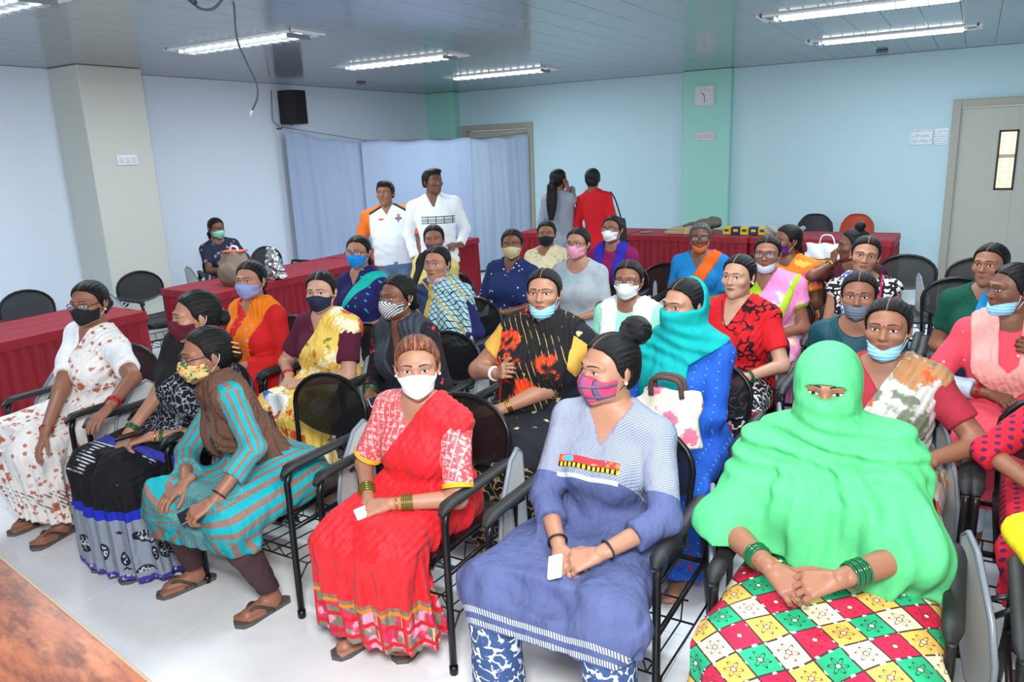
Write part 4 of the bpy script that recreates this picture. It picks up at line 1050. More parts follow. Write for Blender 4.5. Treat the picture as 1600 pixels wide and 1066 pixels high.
def wear_veil(B, root, h, mat=None, name='veil', eyes=True, zlow=.60, wide=1.0, slope=0.0, hood=True, ts=None, wu=None, wv=None, arms=0.0, fold=1.0, umax=None):
    L = B.L; R = []
    if hood:
        R.append((xf(face_shell(.012), B.R, B.hc, B.hs), 0)); R.append((xf(ell((0, .014, .030), (.095, .113, .103)), B.R, B.hc, B.hs), .02))
        R.append((xf(ell((0, -.070, -.040), (.050, .056, .054)), B.R, B.hc, B.hs), .03)); R.append((xf(ell((0, .085, -.02), (.055, .045, .06)), B.R, B.hc, B.hs), .04))
        R.append((cap(B.hc+B.R@np.array([0, .015, -.055]), B.T(0, .93*L, .01), .078, .098), .06))
    ts = ts or [0, .2, .45, .75, 1]; wu = wu or [.335, .340, .300, .195, .085]; wv = wv or [.215, .225, .20, .14, .08]
    R.append((loft(B.T(0, .02*L, .045), B.T(0, .97*L, .0), B.s, ts, [a*wide for a in wu], [a*wide for a in wv], None, 2.2), .07))
    R += [(p, .05) for p, k in torso_p(B, .03)]
    if arms:
        for k in (-1, 1): R += [(p, .07) for p, _ in arm_p(B, k, .030, 1.0, arms)]
    subs = []; cuts = [lambda x, y, z: f32(zlow)-z+f32(slope)*x]
    if umax is not None:
        def side(x, y, z): u, w, v = B.tc(x, y, z); return u-f32(umax)-f32(1.6)*np.maximum(w-f32(.80*L), 0)
        cuts.append(side)
    if hood:
        if eyes: subs.append((xf(ell((0, -.105, .018), (.066, .056, .0200)), B.R, B.hc, B.hs), .004))
        else:
            def fc(x, y, z):
                px, py, pz = x-f32(B.hc[0]), y-f32(B.hc[1]), z-f32(B.hc[2]); q = [px*f32(B.R[0, i])+py*f32(B.R[1, i])+pz*f32(B.R[2, i]) for i in range(3)]
                return np.minimum(np.minimum(f32(.030)-q[1]+f32(.25)*q[2], q[2]+f32(.006)), f32(1))
            cuts.append(fc)
    else: subs.append((cap(B.T(0, L*.90, 0), B.hc, .058, .066), .01))
    def dsp(x, y, z):
        u, w, v = B.tc(x, y, z); m = np.clip((f32(L*.98)-w)/f32(.16), 0, 1); a = np.arctan2(u-f32(.10)*m, v+f32(.05)); nk = np.exp(-((w-f32(L*.93))/f32(.085))**2)
        return f32(fold)*(m*(f32(.011)*np.sin(a*11+w*9+f32(1.1)*np.sin(w*7+u*5))+f32(.0055)*np.sin(a*25-w*16+f32(1.3)*np.sin(u*11)))+nk*f32(.009)*np.sin(w*115+u*28+f32(.8)*np.sin(u*20)))
    return garment(B, root, name, mat, R, h, cuts, dsp, subs)
WEAR = dict(top=wear_top, saree=wear_saree, skirt=wear_skirt, trousers=wear_trousers, band=wear_band, veil=wear_veil)
def torus(mb, c, ax, R, r, n=18, k=6):
    ax = unit(ax); a = unit(np.cross(ax, (0, 0, 1) if abs(ax[2]) < .9 else (1, 0, 0))); b = np.cross(ax, a)
    mb.tube([tuple(c+R*(a*math.cos(t)+b*math.sin(t))) for t in np.linspace(0, 2*np.pi, n, endpoint=False)], r, k, closed=True)
def person(P):
    B = body_of(P); lod = P.get('lod', 1); fine = lod == 0; hb = .0095 if fine else .0145; hg = .0085 if fine else .0135
    root = thing('person', P['label'], 'person', (B.hip[0], B.hip[1], 0), P.get('rot', 0.0), P.get('group'))
    # body: trunk, arms, legs, feet as one smooth surface, then head and hands joined on
    R = torso_p(B)+[(cap(B.T(0, B.L*.93, 0), B.hc+B.R@np.array([0, .018, -.05]), .052*(1 if not B.male else 1.12), .047), .03)]
    for k in (-1, 1): R += arm_p(B, k)+leg_p(B, k)+([] if P.get('sandals') and fine else foot_p(B, k, fine))
    g = Geo(); g.add(*solid(R, hb))
    if P.get('sandals') and fine:
        for k in (-1, 1): g.add(*solid(foot_p(B, k, fine), .0048))
    for k in (-1, 1): g.add(*finish_hand(B, k, fine))
    V, Q = HEADS[0 if fine or P.get('face_fine') else 1]; g.add(heads(B, V), Q)
    fd = FD[{-1: 1, 0: 0, 1: 2}[P.get('gaze', 0)]]
    for V, Q, m in zip(fd.V, fd.Q, fd.m): g.add(heads(B, V), Q-Q.min(), m)
    bm = M_BIND[P.get('bindi') or 'red']
    if P.get('bindi'): g.add(heads(B, BINDI[0]), BINDI[1], 5)
    g.build('body', [SKIN[P.get('skin', 2)], M_EYEW, M_IRIS, M_BROW, M_LIP, bm], root)
    if P.get('hair'):
        hk, hm = P['hair']; V, Q = hair_t(hk, 0 if fine else 1); gh = Geo().add(heads(B, V), Q, 0, V)
        if hk not in ('short', 'long'):   # the parting: a thin line of scalp
            yy = np.linspace(-.068, .0, 9); th = .0115; zz = .030+(.083+th)*np.sqrt(1-((yy-.014)/(.093+th))**2)-.0020
            Vp = np.concatenate([np.stack([np.full(9, -.0012), yy, zz], 1), np.stack([np.full(9, .0012), yy, zz], 1)]); gh.add(heads(B, Vp), np.array([(i, 9+i, 10+i, i+1) for i in range(8)]), 1, Vp)
        gh.build('hair', [HAIR[hm], SKIN[P.get('skin', 2)]], root)
    if P.get('mask'):
        mk, mm = P['mask']; V, Q = mask_t(mk, 0 if fine else 1)
        mo = Geo().add(heads(B, V), Q, 0, V).build('face_mask', mm, root)
        for lp in loops(mk): link('ear_loop', new_mesh('ear_loop', heads(B, np.array(lp.V)), lp.F, P.get('loop', M_LOOP), None, True), mo)
    for kind, kw in P.get('wear', ()): WEAR[kind](B, root, kw.pop('h', hg), **kw)
    if P.get('glasses'):
        m = MB(); ln = MB()
        for s in (-1, 1):
            ring = [(s*.033+a, -.104+.010*abs(s*.033+a)/.06, .004+b) for a, b in rrect(.050, .034, .013, 3)]; m.tube(ring, .0019, 5, closed=True)
            ln.raw(ring, [tuple(range(len(ring)))]); m.tube([(s*.058, -.094, .010), (s*.074, -.05, .012), (s*.080, .012, .012)], .0019, 5)
        m.tube([(-.009, -.105, .008), (.009, -.105, .008)], .0018, 5)
        go = link('glasses', new_mesh('glasses', heads(B, np.array(m.V)), m.F, P['glasses'], None, True), root)
        link('lens', new_mesh('lens', heads(B, np.array(ln.V)), ln.F, M_LENS, None, False), go)
    for sd, n_, mat, d0 in P.get('bangles', ()):
        k = 1 if sd == 'L' else -1; ax = unit(B.W[k]-B.E[k])
        for i in range(n_):
            m = MB(); c = B.W[k]-ax*(d0+i*.0085); torus(m, c-(0, 0, 0), ax, B.rf[1]+.006+.002*(i % 2), .0038); m.build('bangle', mat, root, True)
    if P.get('earring'):
        for s in (-1, 1):
            m = MB(); c = heads(B, np.array([[s*.079, .004, -.034]]))[0]; r_ = .0062
            m.lathe([(.0005, -r_), (r_*.7, -r_*.7), (r_, 0), (r_*.7, r_*.7), (.0005, r_)], 8, c); m.build('earring', P['earring'], root, True)
    for k, key in ((-1, 'R'), (1, 'L')):
        if key in P.get('sandals', ''):
            a = B.A[k]; fd_ = foot_dir(B, k); sd = np.array([-fd_[1], fd_[0], 0]); m = MB()
            pr = [(-.075, -.026), (-.09, 0), (-.075, .026), (-.02, .030), (.06, .036), (.12, .044), (.155, .036), (.175, .0), (.160, -.036), (.12, -.044), (.06, -.038), (-.02, -.032)]
            base = np.array([a[0], a[1], 0]); m.prism(pr[::-1], .018, lambda p, q, c: tuple(base+fd_*p+sd*q+np.array([0, 0, .001+c])))
            so = m.build('sandal', P.get('sole', M_SOLE), root)
            st = MB(); toe = base+fd_*.135+sd*.008*(-1 if k < 0 else 1)+np.array([0, 0, .03])
            for e in (-1, 1): st.tube(curve_pts([tuple(toe), tuple(base+fd_*.085+sd*e*.024+np.array([0, 0, .062])), tuple(base+fd_*.015+sd*e*.042+np.array([0, 0, .022]))], 5), .0065, 6)
            st.build('strap', P.get('strap', M_STRAP), so, True)
    if P.get('necklace'):
        m = MB(); pts = [B.T(.075*math.sin(t), B.L*(.99-.27*math.cos(t)**2 if math.cos(t) > 0 else .99), .0+.128*max(0, math.cos(t))**.5) for t in np.linspace(-1.5, 1.5, 15)]
        m.tube([tuple(p) for p in pts], .0028, 5); m.build('necklace', P['necklace'], root, True)
    B.root = root
    return B
def held(B, k, name, lab, cat, dims, mat, rot=(0, 0, 0), shift=(0, 0, 0), bev=.002):
    """a thing held in hand k, at the palm"""
    c, d, n, pose = B.H[k]; p = B.Rb@(c+d*.03+n*-.02+np.array(shift))+B.hip
    o = MB().box((0, 0, 0), dims, bev=bev).build(name, mat, None, False, tuple(p), rot)
    return tag(o, lab, cat)
# ------------------------------------------------------------------ cloth
R1, R2, R3, R4, R5 = 2.27, 3.20, 4.12, 5.05, 5.97
CL = {}
def C(name, *a, **k): CL[name] = cloth(name, *a, **k); return CL[name]
C('white_cotton', (240, 242, 248)); C('black_cotton', (26, 26, 30)); C('mint_cotton', (158, 232, 204)); C('white_gauze', (238, 242, 250), rough=.7)
C('white_floral', (240, 236, 234), [((196, 120, 90), ('flower', 26, .27, .35), ('noise', 5, .42)), ((170, 82, 50), ('flower', 12, .30, .5), ('range', 3, .0, .20)), ((120, 96, 100), ('grid', .022, .22), ('range', 3, .20, .30)), ((186, 104, 74), ('flower', 15, .34, .6), ('noise', 3.5, .53))], wr=.7)
C('black_motif', (24, 24, 30), [((150, 158, 172), ('scroll', 34, .035), ('range', 1, .42, 1.2)), ((60, 66, 170), ('range', 1, .24, .30, .05)), ((206, 210, 220), ('stripe', 1, .022, .45), ('noise', 7, .56), ('range', 1, .0, .24)),
   ((30, 50, 190), ('range', 3, .315, .365, .06)), ((140, 150, 166), ('range', 3, -.1, .315, .06)), ((34, 38, 52), ('dots', 8, .42, .5), ('range', 3, .085, .27)), ((196, 202, 210), ('scroll', 46, .05), ('dots', 8, .36, .5), ('range', 3, .085, .27)), ((64, 60, 150), ('range', 3, -.1, .062)), ((180, 184, 200), ('noise', 60, .6), ('range', 3, -.1, .062))], wr=.8)
C('turquoise_stripe', (22, 160, 172), [((132, 108, 98), ('stripe', 0, .038, .46))], wr=.6, warp=.004)
C('brown_knit', (74, 52, 56)); C('brown_gauze', (98, 68, 56), wr=.9, wscale=16)
C('red_silk', (228, 34, 44), [((200, 50, 84), ('range', 3, -.1, .27)), ((120, 124, 104), ('check', .075), ('range', 3, -.1, .27)), ((232, 150, 176), ('noise', 16, .56), ('range', 3, -.1, .27)), ((206, 24, 40), ('stripe', 0, .085, .32), ('range', 3, -.1, .27)), ((214, 190, 140), ('stripe', 0, .085, .05), ('range', 3, -.1, .27)), ((206, 24, 40), ('stripe', 3, .07, .25), ('range', 3, -.1, .27)), ((236, 128, 30), ('range', 3, .27, .285)), ((120, 116, 96), ('range', 3, .285, .30))], rough=.62, wr=1.2, sheen=.05)
C('red_brocade', (226, 84, 90), [((240, 176, 176), ('noise', 60, .52), ('stripe', 1, .03, .75)), ((244, 190, 190), ('stripe', 0, .03, .1))], rough=.4)
C('denim_kurta', (84, 94, 138), [((136, 144, 166), ('range', 1, .64, 2)), ((178, 184, 198), ('diag', .012, .36, 1), ('range', 1, .64, 2)), ((106, 114, 148), ('diag', .012, .30, -1), ('range', 1, .64, 2)),
   ((210, 60, 66), ('range', 1, .690, .722), ('range', 0, -.11, .11)), ((72, 170, 204), ('dots', 30, .42, .8), ('range', 1, .693, .718), ('range', 0, -.11, .11)), ((236, 128, 50), ('dots', 44, .34, .8), ('range', 1, .693, .718), ('range', 0, -.11, .11)), ((20, 18, 20), ('range', 1, .668, .690), ('range', 0, -.11, .11)), ((240, 206, 40), ('stripe', 0, .017, .55), ('range', 1, .670, .688), ('range', 0, -.11, .11)),
   ((196, 204, 220), ('range', 1, .628, .645), ('range', 0, -.11, .11)),
   ((214, 220, 232), ('stripe', 0, .008, .5), ('range', 1, -.075, -.055)), ((214, 220, 232), ('stripe', 0, .008, .5), ('range', 1, -.115, -.095)), ((206, 214, 228), ('diag', .012, .5, 1), ('range', 1, -.6, -.125)), ((206, 214, 228), ('diag', .012, .4, -1), ('range', 1, -.6, -.125))], weave=.3, wr=.8)
C('navy_hook_print', (58, 82, 128), [((226, 232, 242), ('scroll', 26, .05), ('noise', 30, .47))])
C('green_voile', (82, 186, 122), wr=.5, wscale=7, weave=.06, rough=.75)
C('red_orange_kurta', (206, 34, 36), [((236, 160, 150), ('noise', 30, .63), ('range', 0, -.12, .12))]); C('orange_cotton', (236, 124, 26), [((176, 170, 210), ('noise', 22, .66))]); C('orange_silk', (222, 96, 24))
C('yellow_floral', (236, 200, 96), [((246, 238, 200), ('flower', 8, .42, .6)), ((120, 130, 60), ('noise', 13, .66)), ((206, 84, 44), ('flower', 6.5, .33, .5), ('noise', 3, .45))], wr=.9, rough=.6)
C('maroon_silk', (88, 26, 54)); C('dark_scarf', (50, 56, 66), rough=.6); C('salmon_cotton', (236, 92, 98)); C('black_pink', (30, 28, 34), [((214, 60, 80), ('noise', 24, .66))])
C('mustard', (224, 172, 76)); C('black_orange_scarf', (26, 24, 26), [((196, 170, 110), ('diag', .035, .10, 1, .4), ('noise', 9, .5)), ((232, 70, 30), ('flower', 7, .42, .55), ('noise', 4.5, .5)), ((60, 40, 20), ('dots', 18, .16), ('noise', 4.5, .5))])
C('black_tan_dress', (26, 28, 36), [((190, 176, 130), ('flower', 16, .20, .45)), ((176, 156, 100), ('scroll', 20, .03), ('range', 1, -.5, -.02))])
C('royal_blue', (32, 88, 190), [((120, 170, 220), ('grid', .045, .07)), ((170, 60, 110), ('grid', .05, .25), ('range', 1, -.3, -.18))], wr=.6); C('teal_gauze', (0, 160, 160), wr=.6, wscale=8)
C('red_black_saree', (206, 26, 36), [((40, 14, 20), ('scroll', 16, .045), ('noise', 5, .47))]); C('red_plain', (208, 28, 38)); C('black_paisley', (30, 28, 34), [((220, 222, 226), ('scroll', 24, .045))])
C('dark_teal', (8, 66, 80), rough=.5); C('maroon_cotton', (162, 44, 60)); C('grey_bloom', (192, 192, 188), [((110, 118, 100), ('noise', 10, .53)), ((176, 128, 88), ('flower', 6, .42, .6), ('noise', 3, .46)), ((226, 90, 50), ('flower', 7, .26, .5)), ((228, 178, 60), ('noise', 15, .68))])
C('coral', (228, 78, 96), [((240, 200, 200), ('dots', 18, .12))]); C('peach_gauze', (246, 164, 158), wr=1.1); C('pale_blue_knit', (186, 202, 226)); C('pale_grey', (186, 198, 212))
C('bottle_green', (12, 78, 62)); C('sky_blue_silk', (26, 142, 206), [((70, 40, 130), ('range', 0, .02, .04))]); C('red_dotted', (206, 34, 56), [((84, 34, 74), ('grid', .038, .26))]); C('dark_purple', (56, 28, 66))
C('navy_teal', (34, 34, 100), [((20, 180, 170), ('grid', .07, .13)), ((20, 184, 172), ('diag', .62, .16, -1, .7))]); C('navy_blouse', (30, 30, 84)); C('plaid_shawl', (170, 206, 214), [((34, 44, 72), ('diag', .05, .18, 1)), ((34, 44, 72), ('diag', .05, .18, -1)), ((40, 56, 92), ('range', 0, -.5, -.07)), ((190, 160, 80), ('range', 0, -.075, -.045)), ((190, 164, 90), ('diag', .25, .1, 1)), ((150, 30, 50), ('flower', 12, .3, .4), ('range', 1, .2, .46)), ((40, 40, 44), ('noise', 26, .6), ('range', 1, .2, .46))])
C('pale_yellow', (226, 206, 128)); C('navy_fleck', (28, 44, 92), [((210, 218, 236), ('dots', 24, .16))]); C('brown_plain', (104, 84, 62)); C('grey_kurta', (174, 182, 190), [((150, 170, 180), ('cloud', 5, .5, .6))]); C('cream_saree', (226, 214, 178), [((120, 110, 84), ('scroll', 20, .02), ('noise', 6, .6))])
C('plum', (134, 26, 88)); C('royal_violet', (48, 38, 168)); C('cobalt', (22, 124, 190)); C('pink_saree', (238, 142, 196), [((216, 220, 120), ('flower', 10, .3, .5), ('noise', 4, .5)), ((246, 200, 226), ('noise', 8, .6))]); C('lime', (170, 204, 40)); C('orange_floral', (238, 132, 42), [((236, 90, 110), ('flower', 9, .3, .5)), ((246, 196, 90), ('noise', 12, .6))])
C('mono_print', (228, 226, 224), [((30, 26, 34), ('scroll', 26, .09)), ((206, 30, 110), ('range', 0, .075, .085))]); C('indigo_print', (206, 214, 232), [((70, 80, 150), ('scroll', 30, .06))]); C('dark_maroon', (76, 26, 40)); C('navy_bloom', (40, 44, 66), [((150, 130, 150), ('flower', 14, .26, .5))]); C('jeans', (98, 124, 160)); C('grey_marl', (140, 148, 162)); C('scarlet', (196, 22, 34)); C('white_shirt', (238, 242, 248), wr=.8)
C('teal_mix', (20, 150, 170), [((30, 70, 170), ('noise', 9, .52))]); C('lilac_black', (150, 140, 168), [((30, 28, 40), ('noise', 22, .5))]); C('yellow_bright', (240, 208, 30))
def polo():
    n = NB('orange_white_polo'); p = n.sep(n.obj()); z = p[2]; x = n.math('ABSOLUTE', p[0])
    e = n.math('ADD', z, n.math('MULTIPLY', x, .55)); t0 = 1.385
    col = n.mix(n.math('GREATER_THAN', e, t0), S((226, 232, 240)), S((30, 26, 26))); col = n.mix(n.math('GREATER_THAN', e, t0+.024), col, S((236, 116, 34)))
    col = n.mix(n.math('GREATER_THAN', x, .205), col, S((236, 116, 34)))
    def blob(cx, cz, rx, rz, c, base):
        a = n.math('DIVIDE', n.math('SUBTRACT', p[0], cx), rx); b = n.math('DIVIDE', n.math('SUBTRACT', z, cz), rz)
        k = n.math('MULTIPLY', n.math('LESS_THAN', n.math('ADD', n.math('MULTIPLY', a, a), n.math('MULTIPLY', b, b)), 1.0), n.math('LESS_THAN', p[1], 0.0)); return n.mix(k, base, S(c))
    col = blob(.085, 1.235, .034, .016, (72, 110, 196), col); col = blob(.085, 1.262, .018, .016, (226, 120, 40), col); col = blob(.085, 1.212, .010, .012, (214, 80, 60), col); col = blob(-.085, 1.232, .030, .010, (222, 88, 60), col)
    return n.out(col, .8, n.bump(n.noise(n.obj(), 9, 3), .4, .02))
CL['polo'] = polo()
def band_shirt():
    n = NB('white_shirt_chest_band'); p = n.sep(n.obj()); z = p[2]
    rng = lambda c, a, b: n.math('MULTIPLY', n.math('GREATER_THAN', c, a), n.math('LESS_THAN', c, b))
    inb = n.math('MULTIPLY', rng(z, 1.195, 1.265), n.math('MULTIPLY', rng(p[0], -.16, .16), n.math('LESS_THAN', p[1], 0.0)))
    ln = n.math('MAXIMUM', n.math('MAXIMUM', rng(z, 1.255, 1.264), rng(z, 1.196, 1.204)), n.math('LESS_THAN', n.math('FRACT', n.math('ADD', n.math('DIVIDE', p[0], .078), 10.3)), .10))
    gz = n.math('MULTIPLY', rng(z, 1.21, 1.245), .55)
    col = n.mix(n.math('MULTIPLY', inb, n.math('MAXIMUM', ln, gz)), S((240, 243, 248)), S((40, 44, 54)))
    return n.out(col, .75, n.bump(n.noise(n.obj(), 9, 3), .5, .02))
CL['band_shirt'] = band_shirt()
def diamonds():
    n = NB('diamond_patchwork'); q = n.sep(n.pc()); p = .118
    a = n.math('DIVIDE', n.math('ADD', q[0], q[1]), p); b = n.math('DIVIDE', n.math('SUBTRACT', q[0], q[1]), p)
    ia, ib = n.math('FLOOR', a), n.math('FLOOR', b); fa, fb = n.math('FRACT', n.math('ADD', a, 100)), n.math('FRACT', n.math('ADD', b, 100))
    k = n.math('FRACT', n.math('ADD', n.math('MULTIPLY', n.math('ADD', ia, n.math('MULTIPLY', ib, 2.0)), .25), 100.0))   # 0 .25 .5 .75
    col = n.mix(n.math('GREATER_THAN', k, .2), S((232, 216, 178)), S((206, 20, 64))); col = n.mix(n.math('GREATER_THAN', k, .45), col, S((222, 176, 84))); col = n.mix(n.math('GREATER_THAN', k, .7), col, S((26, 166, 116)))
    ca, cb = n.math('SUBTRACT', fa, .5), n.math('SUBTRACT', fb, .5); r = n.math('SQRT', n.math('ADD', n.math('MULTIPLY', ca, ca), n.math('MULTIPLY', cb, cb))); an = n.math('ARCTAN2', ca, cb)
    pet = n.math('ADD', .20, n.math('MULTIPLY', n.math('COSINE', n.math('MULTIPLY', an, 6.0)), .10))
    line = n.math('LESS_THAN', n.math('ABSOLUTE', n.math('SUBTRACT', r, pet)), .026); dark = n.mix(n.math('LESS_THAN', k, .6), S((40, 30, 34)), S((110, 24, 40)))
    col = n.mix(line, col, dark); col = n.mix(n.math('LESS_THAN', r, .08), col, S((238, 226, 200))); col = n.mix(n.math('LESS_THAN', n.math('ABSOLUTE', n.math('SUBTRACT', r, .085)), .015), col, dark)
    e = n.math('MINIMUM', n.math('MINIMUM', fa, n.math('SUBTRACT', 1, fa)), n.math('MINIMUM', fb, n.math('SUBTRACT', 1, fb)))
    col = n.mix(n.math('LESS_THAN', e, .035), col, S((70, 40, 44)))
    dot = n.math('MULTIPLY', n.math('LESS_THAN', e, .05), n.math('LESS_THAN', n.voro(n.pc(), 34, .4), .28)); col = n.mix(dot, col, S((246, 240, 226)))
    return n.out(col, .8, n.bump(n.noise(n.obj(), 9, 3), .5, .03))
CL['diamonds'] = diamonds()
def mk(name, rgb, layers=(), rough=.8): return cloth(name, rgb, layers, rough, wr=.25, head=True)
MK = dict(black=mk('mask_black', (28, 30, 36)), maroon=mk('mask_maroon', (92, 26, 44)), floral=mk('mask_floral', (214, 190, 120), [((40, 110, 80), ('noise', 40, .55)), ((190, 90, 40), ('noise', 55, .6))]), white=mk('mask_white', (236, 244, 246)),
  plaid=mk('mask_plaid', (206, 66, 104), [((96, 84, 120), ('stripe', 0, .036, .35)), ((40, 44, 64), ('stripe', 0, .036, .08)), ((120, 84, 116), ('stripe', 2, .04, .3)), ((44, 44, 60), ('stripe', 2, .04, .07))]), lav=mk('mask_lavender', (146, 156, 206)), navy=mk('mask_navy', (34, 38, 64)),
  check=mk('mask_check', (230, 232, 234), [((30, 32, 40), ('stripe', 0, .013, .5), ('stripe', 2, .013, .5)), ((30, 32, 40), ('stripe', 0, .013, .5, .5), ('stripe', 2, .013, .5, .5))]), surg=mk('mask_surgical', (150, 208, 238)), n95=mk('mask_n95', (240, 244, 248)), grey=mk('mask_grey', (108, 118, 132)),
  blue=mk('mask_blue', (30, 142, 226)), purple=mk('mask_purple', (96, 40, 132)), beige=mk('mask_beige', (196, 178, 134)), pink=mk('mask_pink', (234, 154, 182)), mint=mk('mask_mint', (150, 220, 196)), chequer=mk('mask_pinkcheck', (232, 214, 222), [((150, 50, 96), ('stripe', 2, .008, .45))]), pale=mk('mask_pale', (202, 210, 218)), orange=mk('mask_orange', (196, 104, 56)))
# ------------------------------------------------------------------ who sits where
LB = lambda n_, m_=M_GREENB, d=.03: [('L', n_, m_, d), ('R', n_, m_, d)]
V_ = lambda d=.12, w=.075: ('V', d, w)
SPEC = {}
def add(key, **k): SPEC[key] = k
# ---- front row
add('white', label='woman in white orange-flowered saree, black mask and round glasses, leftmost of front row', head=(140, 474, 2.27), hip=(-4.02, R1), face=-38, hp=4, skin=2, lod=0, hair=('bun', 'black'), mask=('cloth', MK['black']), glasses=M_SPEC, earring=M_PEARL, g=1.08, belly=.15,
    hands=dict(L=dict(px=(155, 652, .71), d=(.05, -.9, -.45), n=(.1, -.3, .9), pose='rest', pole=(.9, .3, -.3)), R=dict(px=(62, 697, .57), d=(.1, -.6, -.8), n=(-.3, -.9, .3), pose='rest', pole=(-.6, .3, -.4))), bangles=[('L', 3, M_REDB, .04), ('R', 1, M_REDB, .03)],
    wear=[('top', dict(mat=CL['white_cotton'], sl=.72, neck=V_(.15, .07))), ('saree', dict(mat=CL['white_floral'], hem=.11, flare=.05, amp=.008, arm=0))], sandals='LR', feet=((-.05, -1, 0), (.15, -1, 0)), ankles=((-.13, -.33, .085), (.12, -.36, .085)), knees=((-.16, -.42, .505), (.14, -.44, .505)))
add('blacksaree', label='woman in black saree with blue band, maroon mask, turned sideways in front row', head=(306, 494, 2.20), hip=(-3.28, R1), face=-82, hp=4, skin=1, lod=0, hair=('bun', 'black'), mask=('cloth', MK['maroon']), earring=M_GOLD, g=1.0,
    hands=dict(L=dict(w=(.16, -.36, .655), d=(-.75, -.6, -.2), n=(.3, .2, .9), pose='curl'), R=dict(w=(.06, -.36, .625), d=(.6, -.7, -.3), n=(-.3, .1, .9), pose='rest')), bangles=[('L', 1, M_GOLD, .02), ('L', 2, M_GREENB, .04), ('R', 3, M_GREENB, .03)],
    wear=[('top', dict(mat=CL['black_cotton'], sl=.7, neck=V_(.12, .07))), ('saree', dict(mat=CL['black_motif'], hem=.035, flare=.16, amp=.011, per=.055))], sandals='LR')
add('striped', label='woman in turquoise striped kurta and brown dupatta leaning forward in front row', head=(322, 554, 2.02), hip=(-2.46, 2.16), face=-76, hp=6, skin=2, lod=0, wrap=True, hair=('bun', 'black'), mask=('cloth', MK['floral']), loop=M_LOOP, glasses=M_SPEC, g=.92, ty=-22, gaze=0,
    hands=dict(R=dict(w=(-.14, -.46, .595), d=(-.12, -.85, -.35), n=(-.1, -.35, .9), pose='rest', pole=(-.9, .5, .0)), L=dict(w=(.06, -.50, .580), d=(-.45, -.8, -.3), n=(.1, -.4, .9), pose='curl', pole=(.9, .2, -.1))), bangles=[('L', 1, M_DARKB, .035)],
    knees=((-.22, -.42, .51), (.12, -.43, .51)), ankles=((-.40, -.24, .09), (.06, -.22, .09)), feet=((-.35, -1, 0), (-.15, -1, 0)), sandals='LR',
    wear=[('trousers', dict(mat=CL['brown_knit'], hem=.10, off=.007)), ('top', dict(name='kurta', mat=CL['turquoise_stripe'], sl=1.0, fl=.55, neck=('round', .08, .075), lap=True, hem=.37, flare=.05)), ('band', dict(mat=CL['brown_gauze'], polys=[[(-.075, 1.0), (-.09, .62), (-.06, .22)], [(.07, 1.0), (.15, .80), (.17, .50), (.14, .22)]], hw=.052, off=.034, pl=.005, lap=False))])
add('redsaree', label='woman in bright red saree with plaid border and white mask, front row', head=(652, 573, 2.17), hip=(-1.77, R1), face=-4, hp=2, skin=1, lod=0, hair=('lowbun', 'henna'), mask=('cloth', MK['white']), earring=M_PEARL, g=.94,
    hands=dict(L=dict(w=(.02, -.365, .625), d=(-.85, -.45, -.2), n=(.25, -.3, .9), pose='curl', pole=(.8, .3, -.5)), R=dict(w=(-.02, -.35, .595), d=(.6, -.75, -.25), n=(-.3, .2, .9), pose='curl', pole=(-.7, .3, -.5))), bangles=[('R', 6, M_OLIVEB, .035), ('L', 5, M_OLIVEB, .045), ('L', 1, M_GOLD, .025)],
    wear=[('top', dict(mat=CL['red_brocade'], sl=.86, neck=V_(.13, .07))), ('saree', dict(mat=CL['red_silk'], hem=.115, flare=.11, amp=.012, per=.06, pl=.0035, off=.024))], ankles=((-.11, -.30, .085), (.06, -.20, .085)), knees=((-.12, -.41, .50), (.10, -.40, .50)), sandals='LR', feet=((-.3, -1, 0), (.1, -1, 0)))
add('denim', label='woman in blue denim-look kurta with pink plaid mask and top bun, front row', head=(952, 576, 2.24), hip=(-1.00, R1), face=-52, hp=2, skin=1, lod=0, hair=('topbun', 'black'), mask=('cloth', MK['plaid']), loop=M_DARKB, earring=M_PEARL, g=1.0, gaze=-1,
    hands=dict(L=dict(w=(.085, -.40, .650), d=(-.8, -.5, -.25), n=(.3, -.3, .9), pose='curl', pole=(.85, .3, -.5)), R=dict(w=(.025, -.40, .625), d=(.55, -.8, -.25), n=(-.4, -.1, .9), pose='curl', pole=(-.8, .3, -.5))), bangles=[('L', 1, M_DARKB, .03), ('R', 1, M_DARKB, .03)],
    knees=((-.20, -.45, .51), (.19, -.45, .51)), ankles=((-.21, -.42, .085), (.19, -.40, .085)), feet=((-.1, -1, 0), (.15, -1, 0)),
    wear=[('trousers', dict(mat=CL['navy_hook_print'], hem=.13, off=.012, tube=(.070, .080, .090))), ('top', dict(name='kurta', mat=CL['denim_kurta'], sl=1.0, fl=.50, neck=V_(.12, .07), lap=True, hem=.395, flare=.03))])
add('greenveil', label='woman wrapped in bright green veil with only her eyes showing, front row', head=(1293, 604, 2.27), hip=(-.24, R1), face=-3, hp=3, skin=2, lod=0, g=1.22, belly=.2, sw=.9, hair=('bun', 'black'),
    hands=dict(L=dict(w=(-.02, -.37, .735), d=(-.85, -.42, -.2), n=(.25, -.45, .85), pose='lace', pole=(.8, .3, -.5)), R=dict(w=(-.09, -.36, .715), d=(.8, -.5, -.2), n=(-.2, -.45, .85), pose='lace', pole=(-.8, .3, -.5))), bangles=[('L', 6, M_GREENB, .035), ('R', 4, M_GREENB, .05)],
    wear=[('top', dict(mat=CL['diamonds'], sl=.8, neck=None)), ('skirt', dict(mat=CL['diamonds'], hem=.06, flare=.16, off=.026, amp=.010, per=.09)), ('veil', dict(mat=CL['green_voile'], zlow=.665, slope=-.14, wide=.92, arms=.25, h=.0075))], knees=((-.17, -.43, .505), (.17, -.43, .505)))
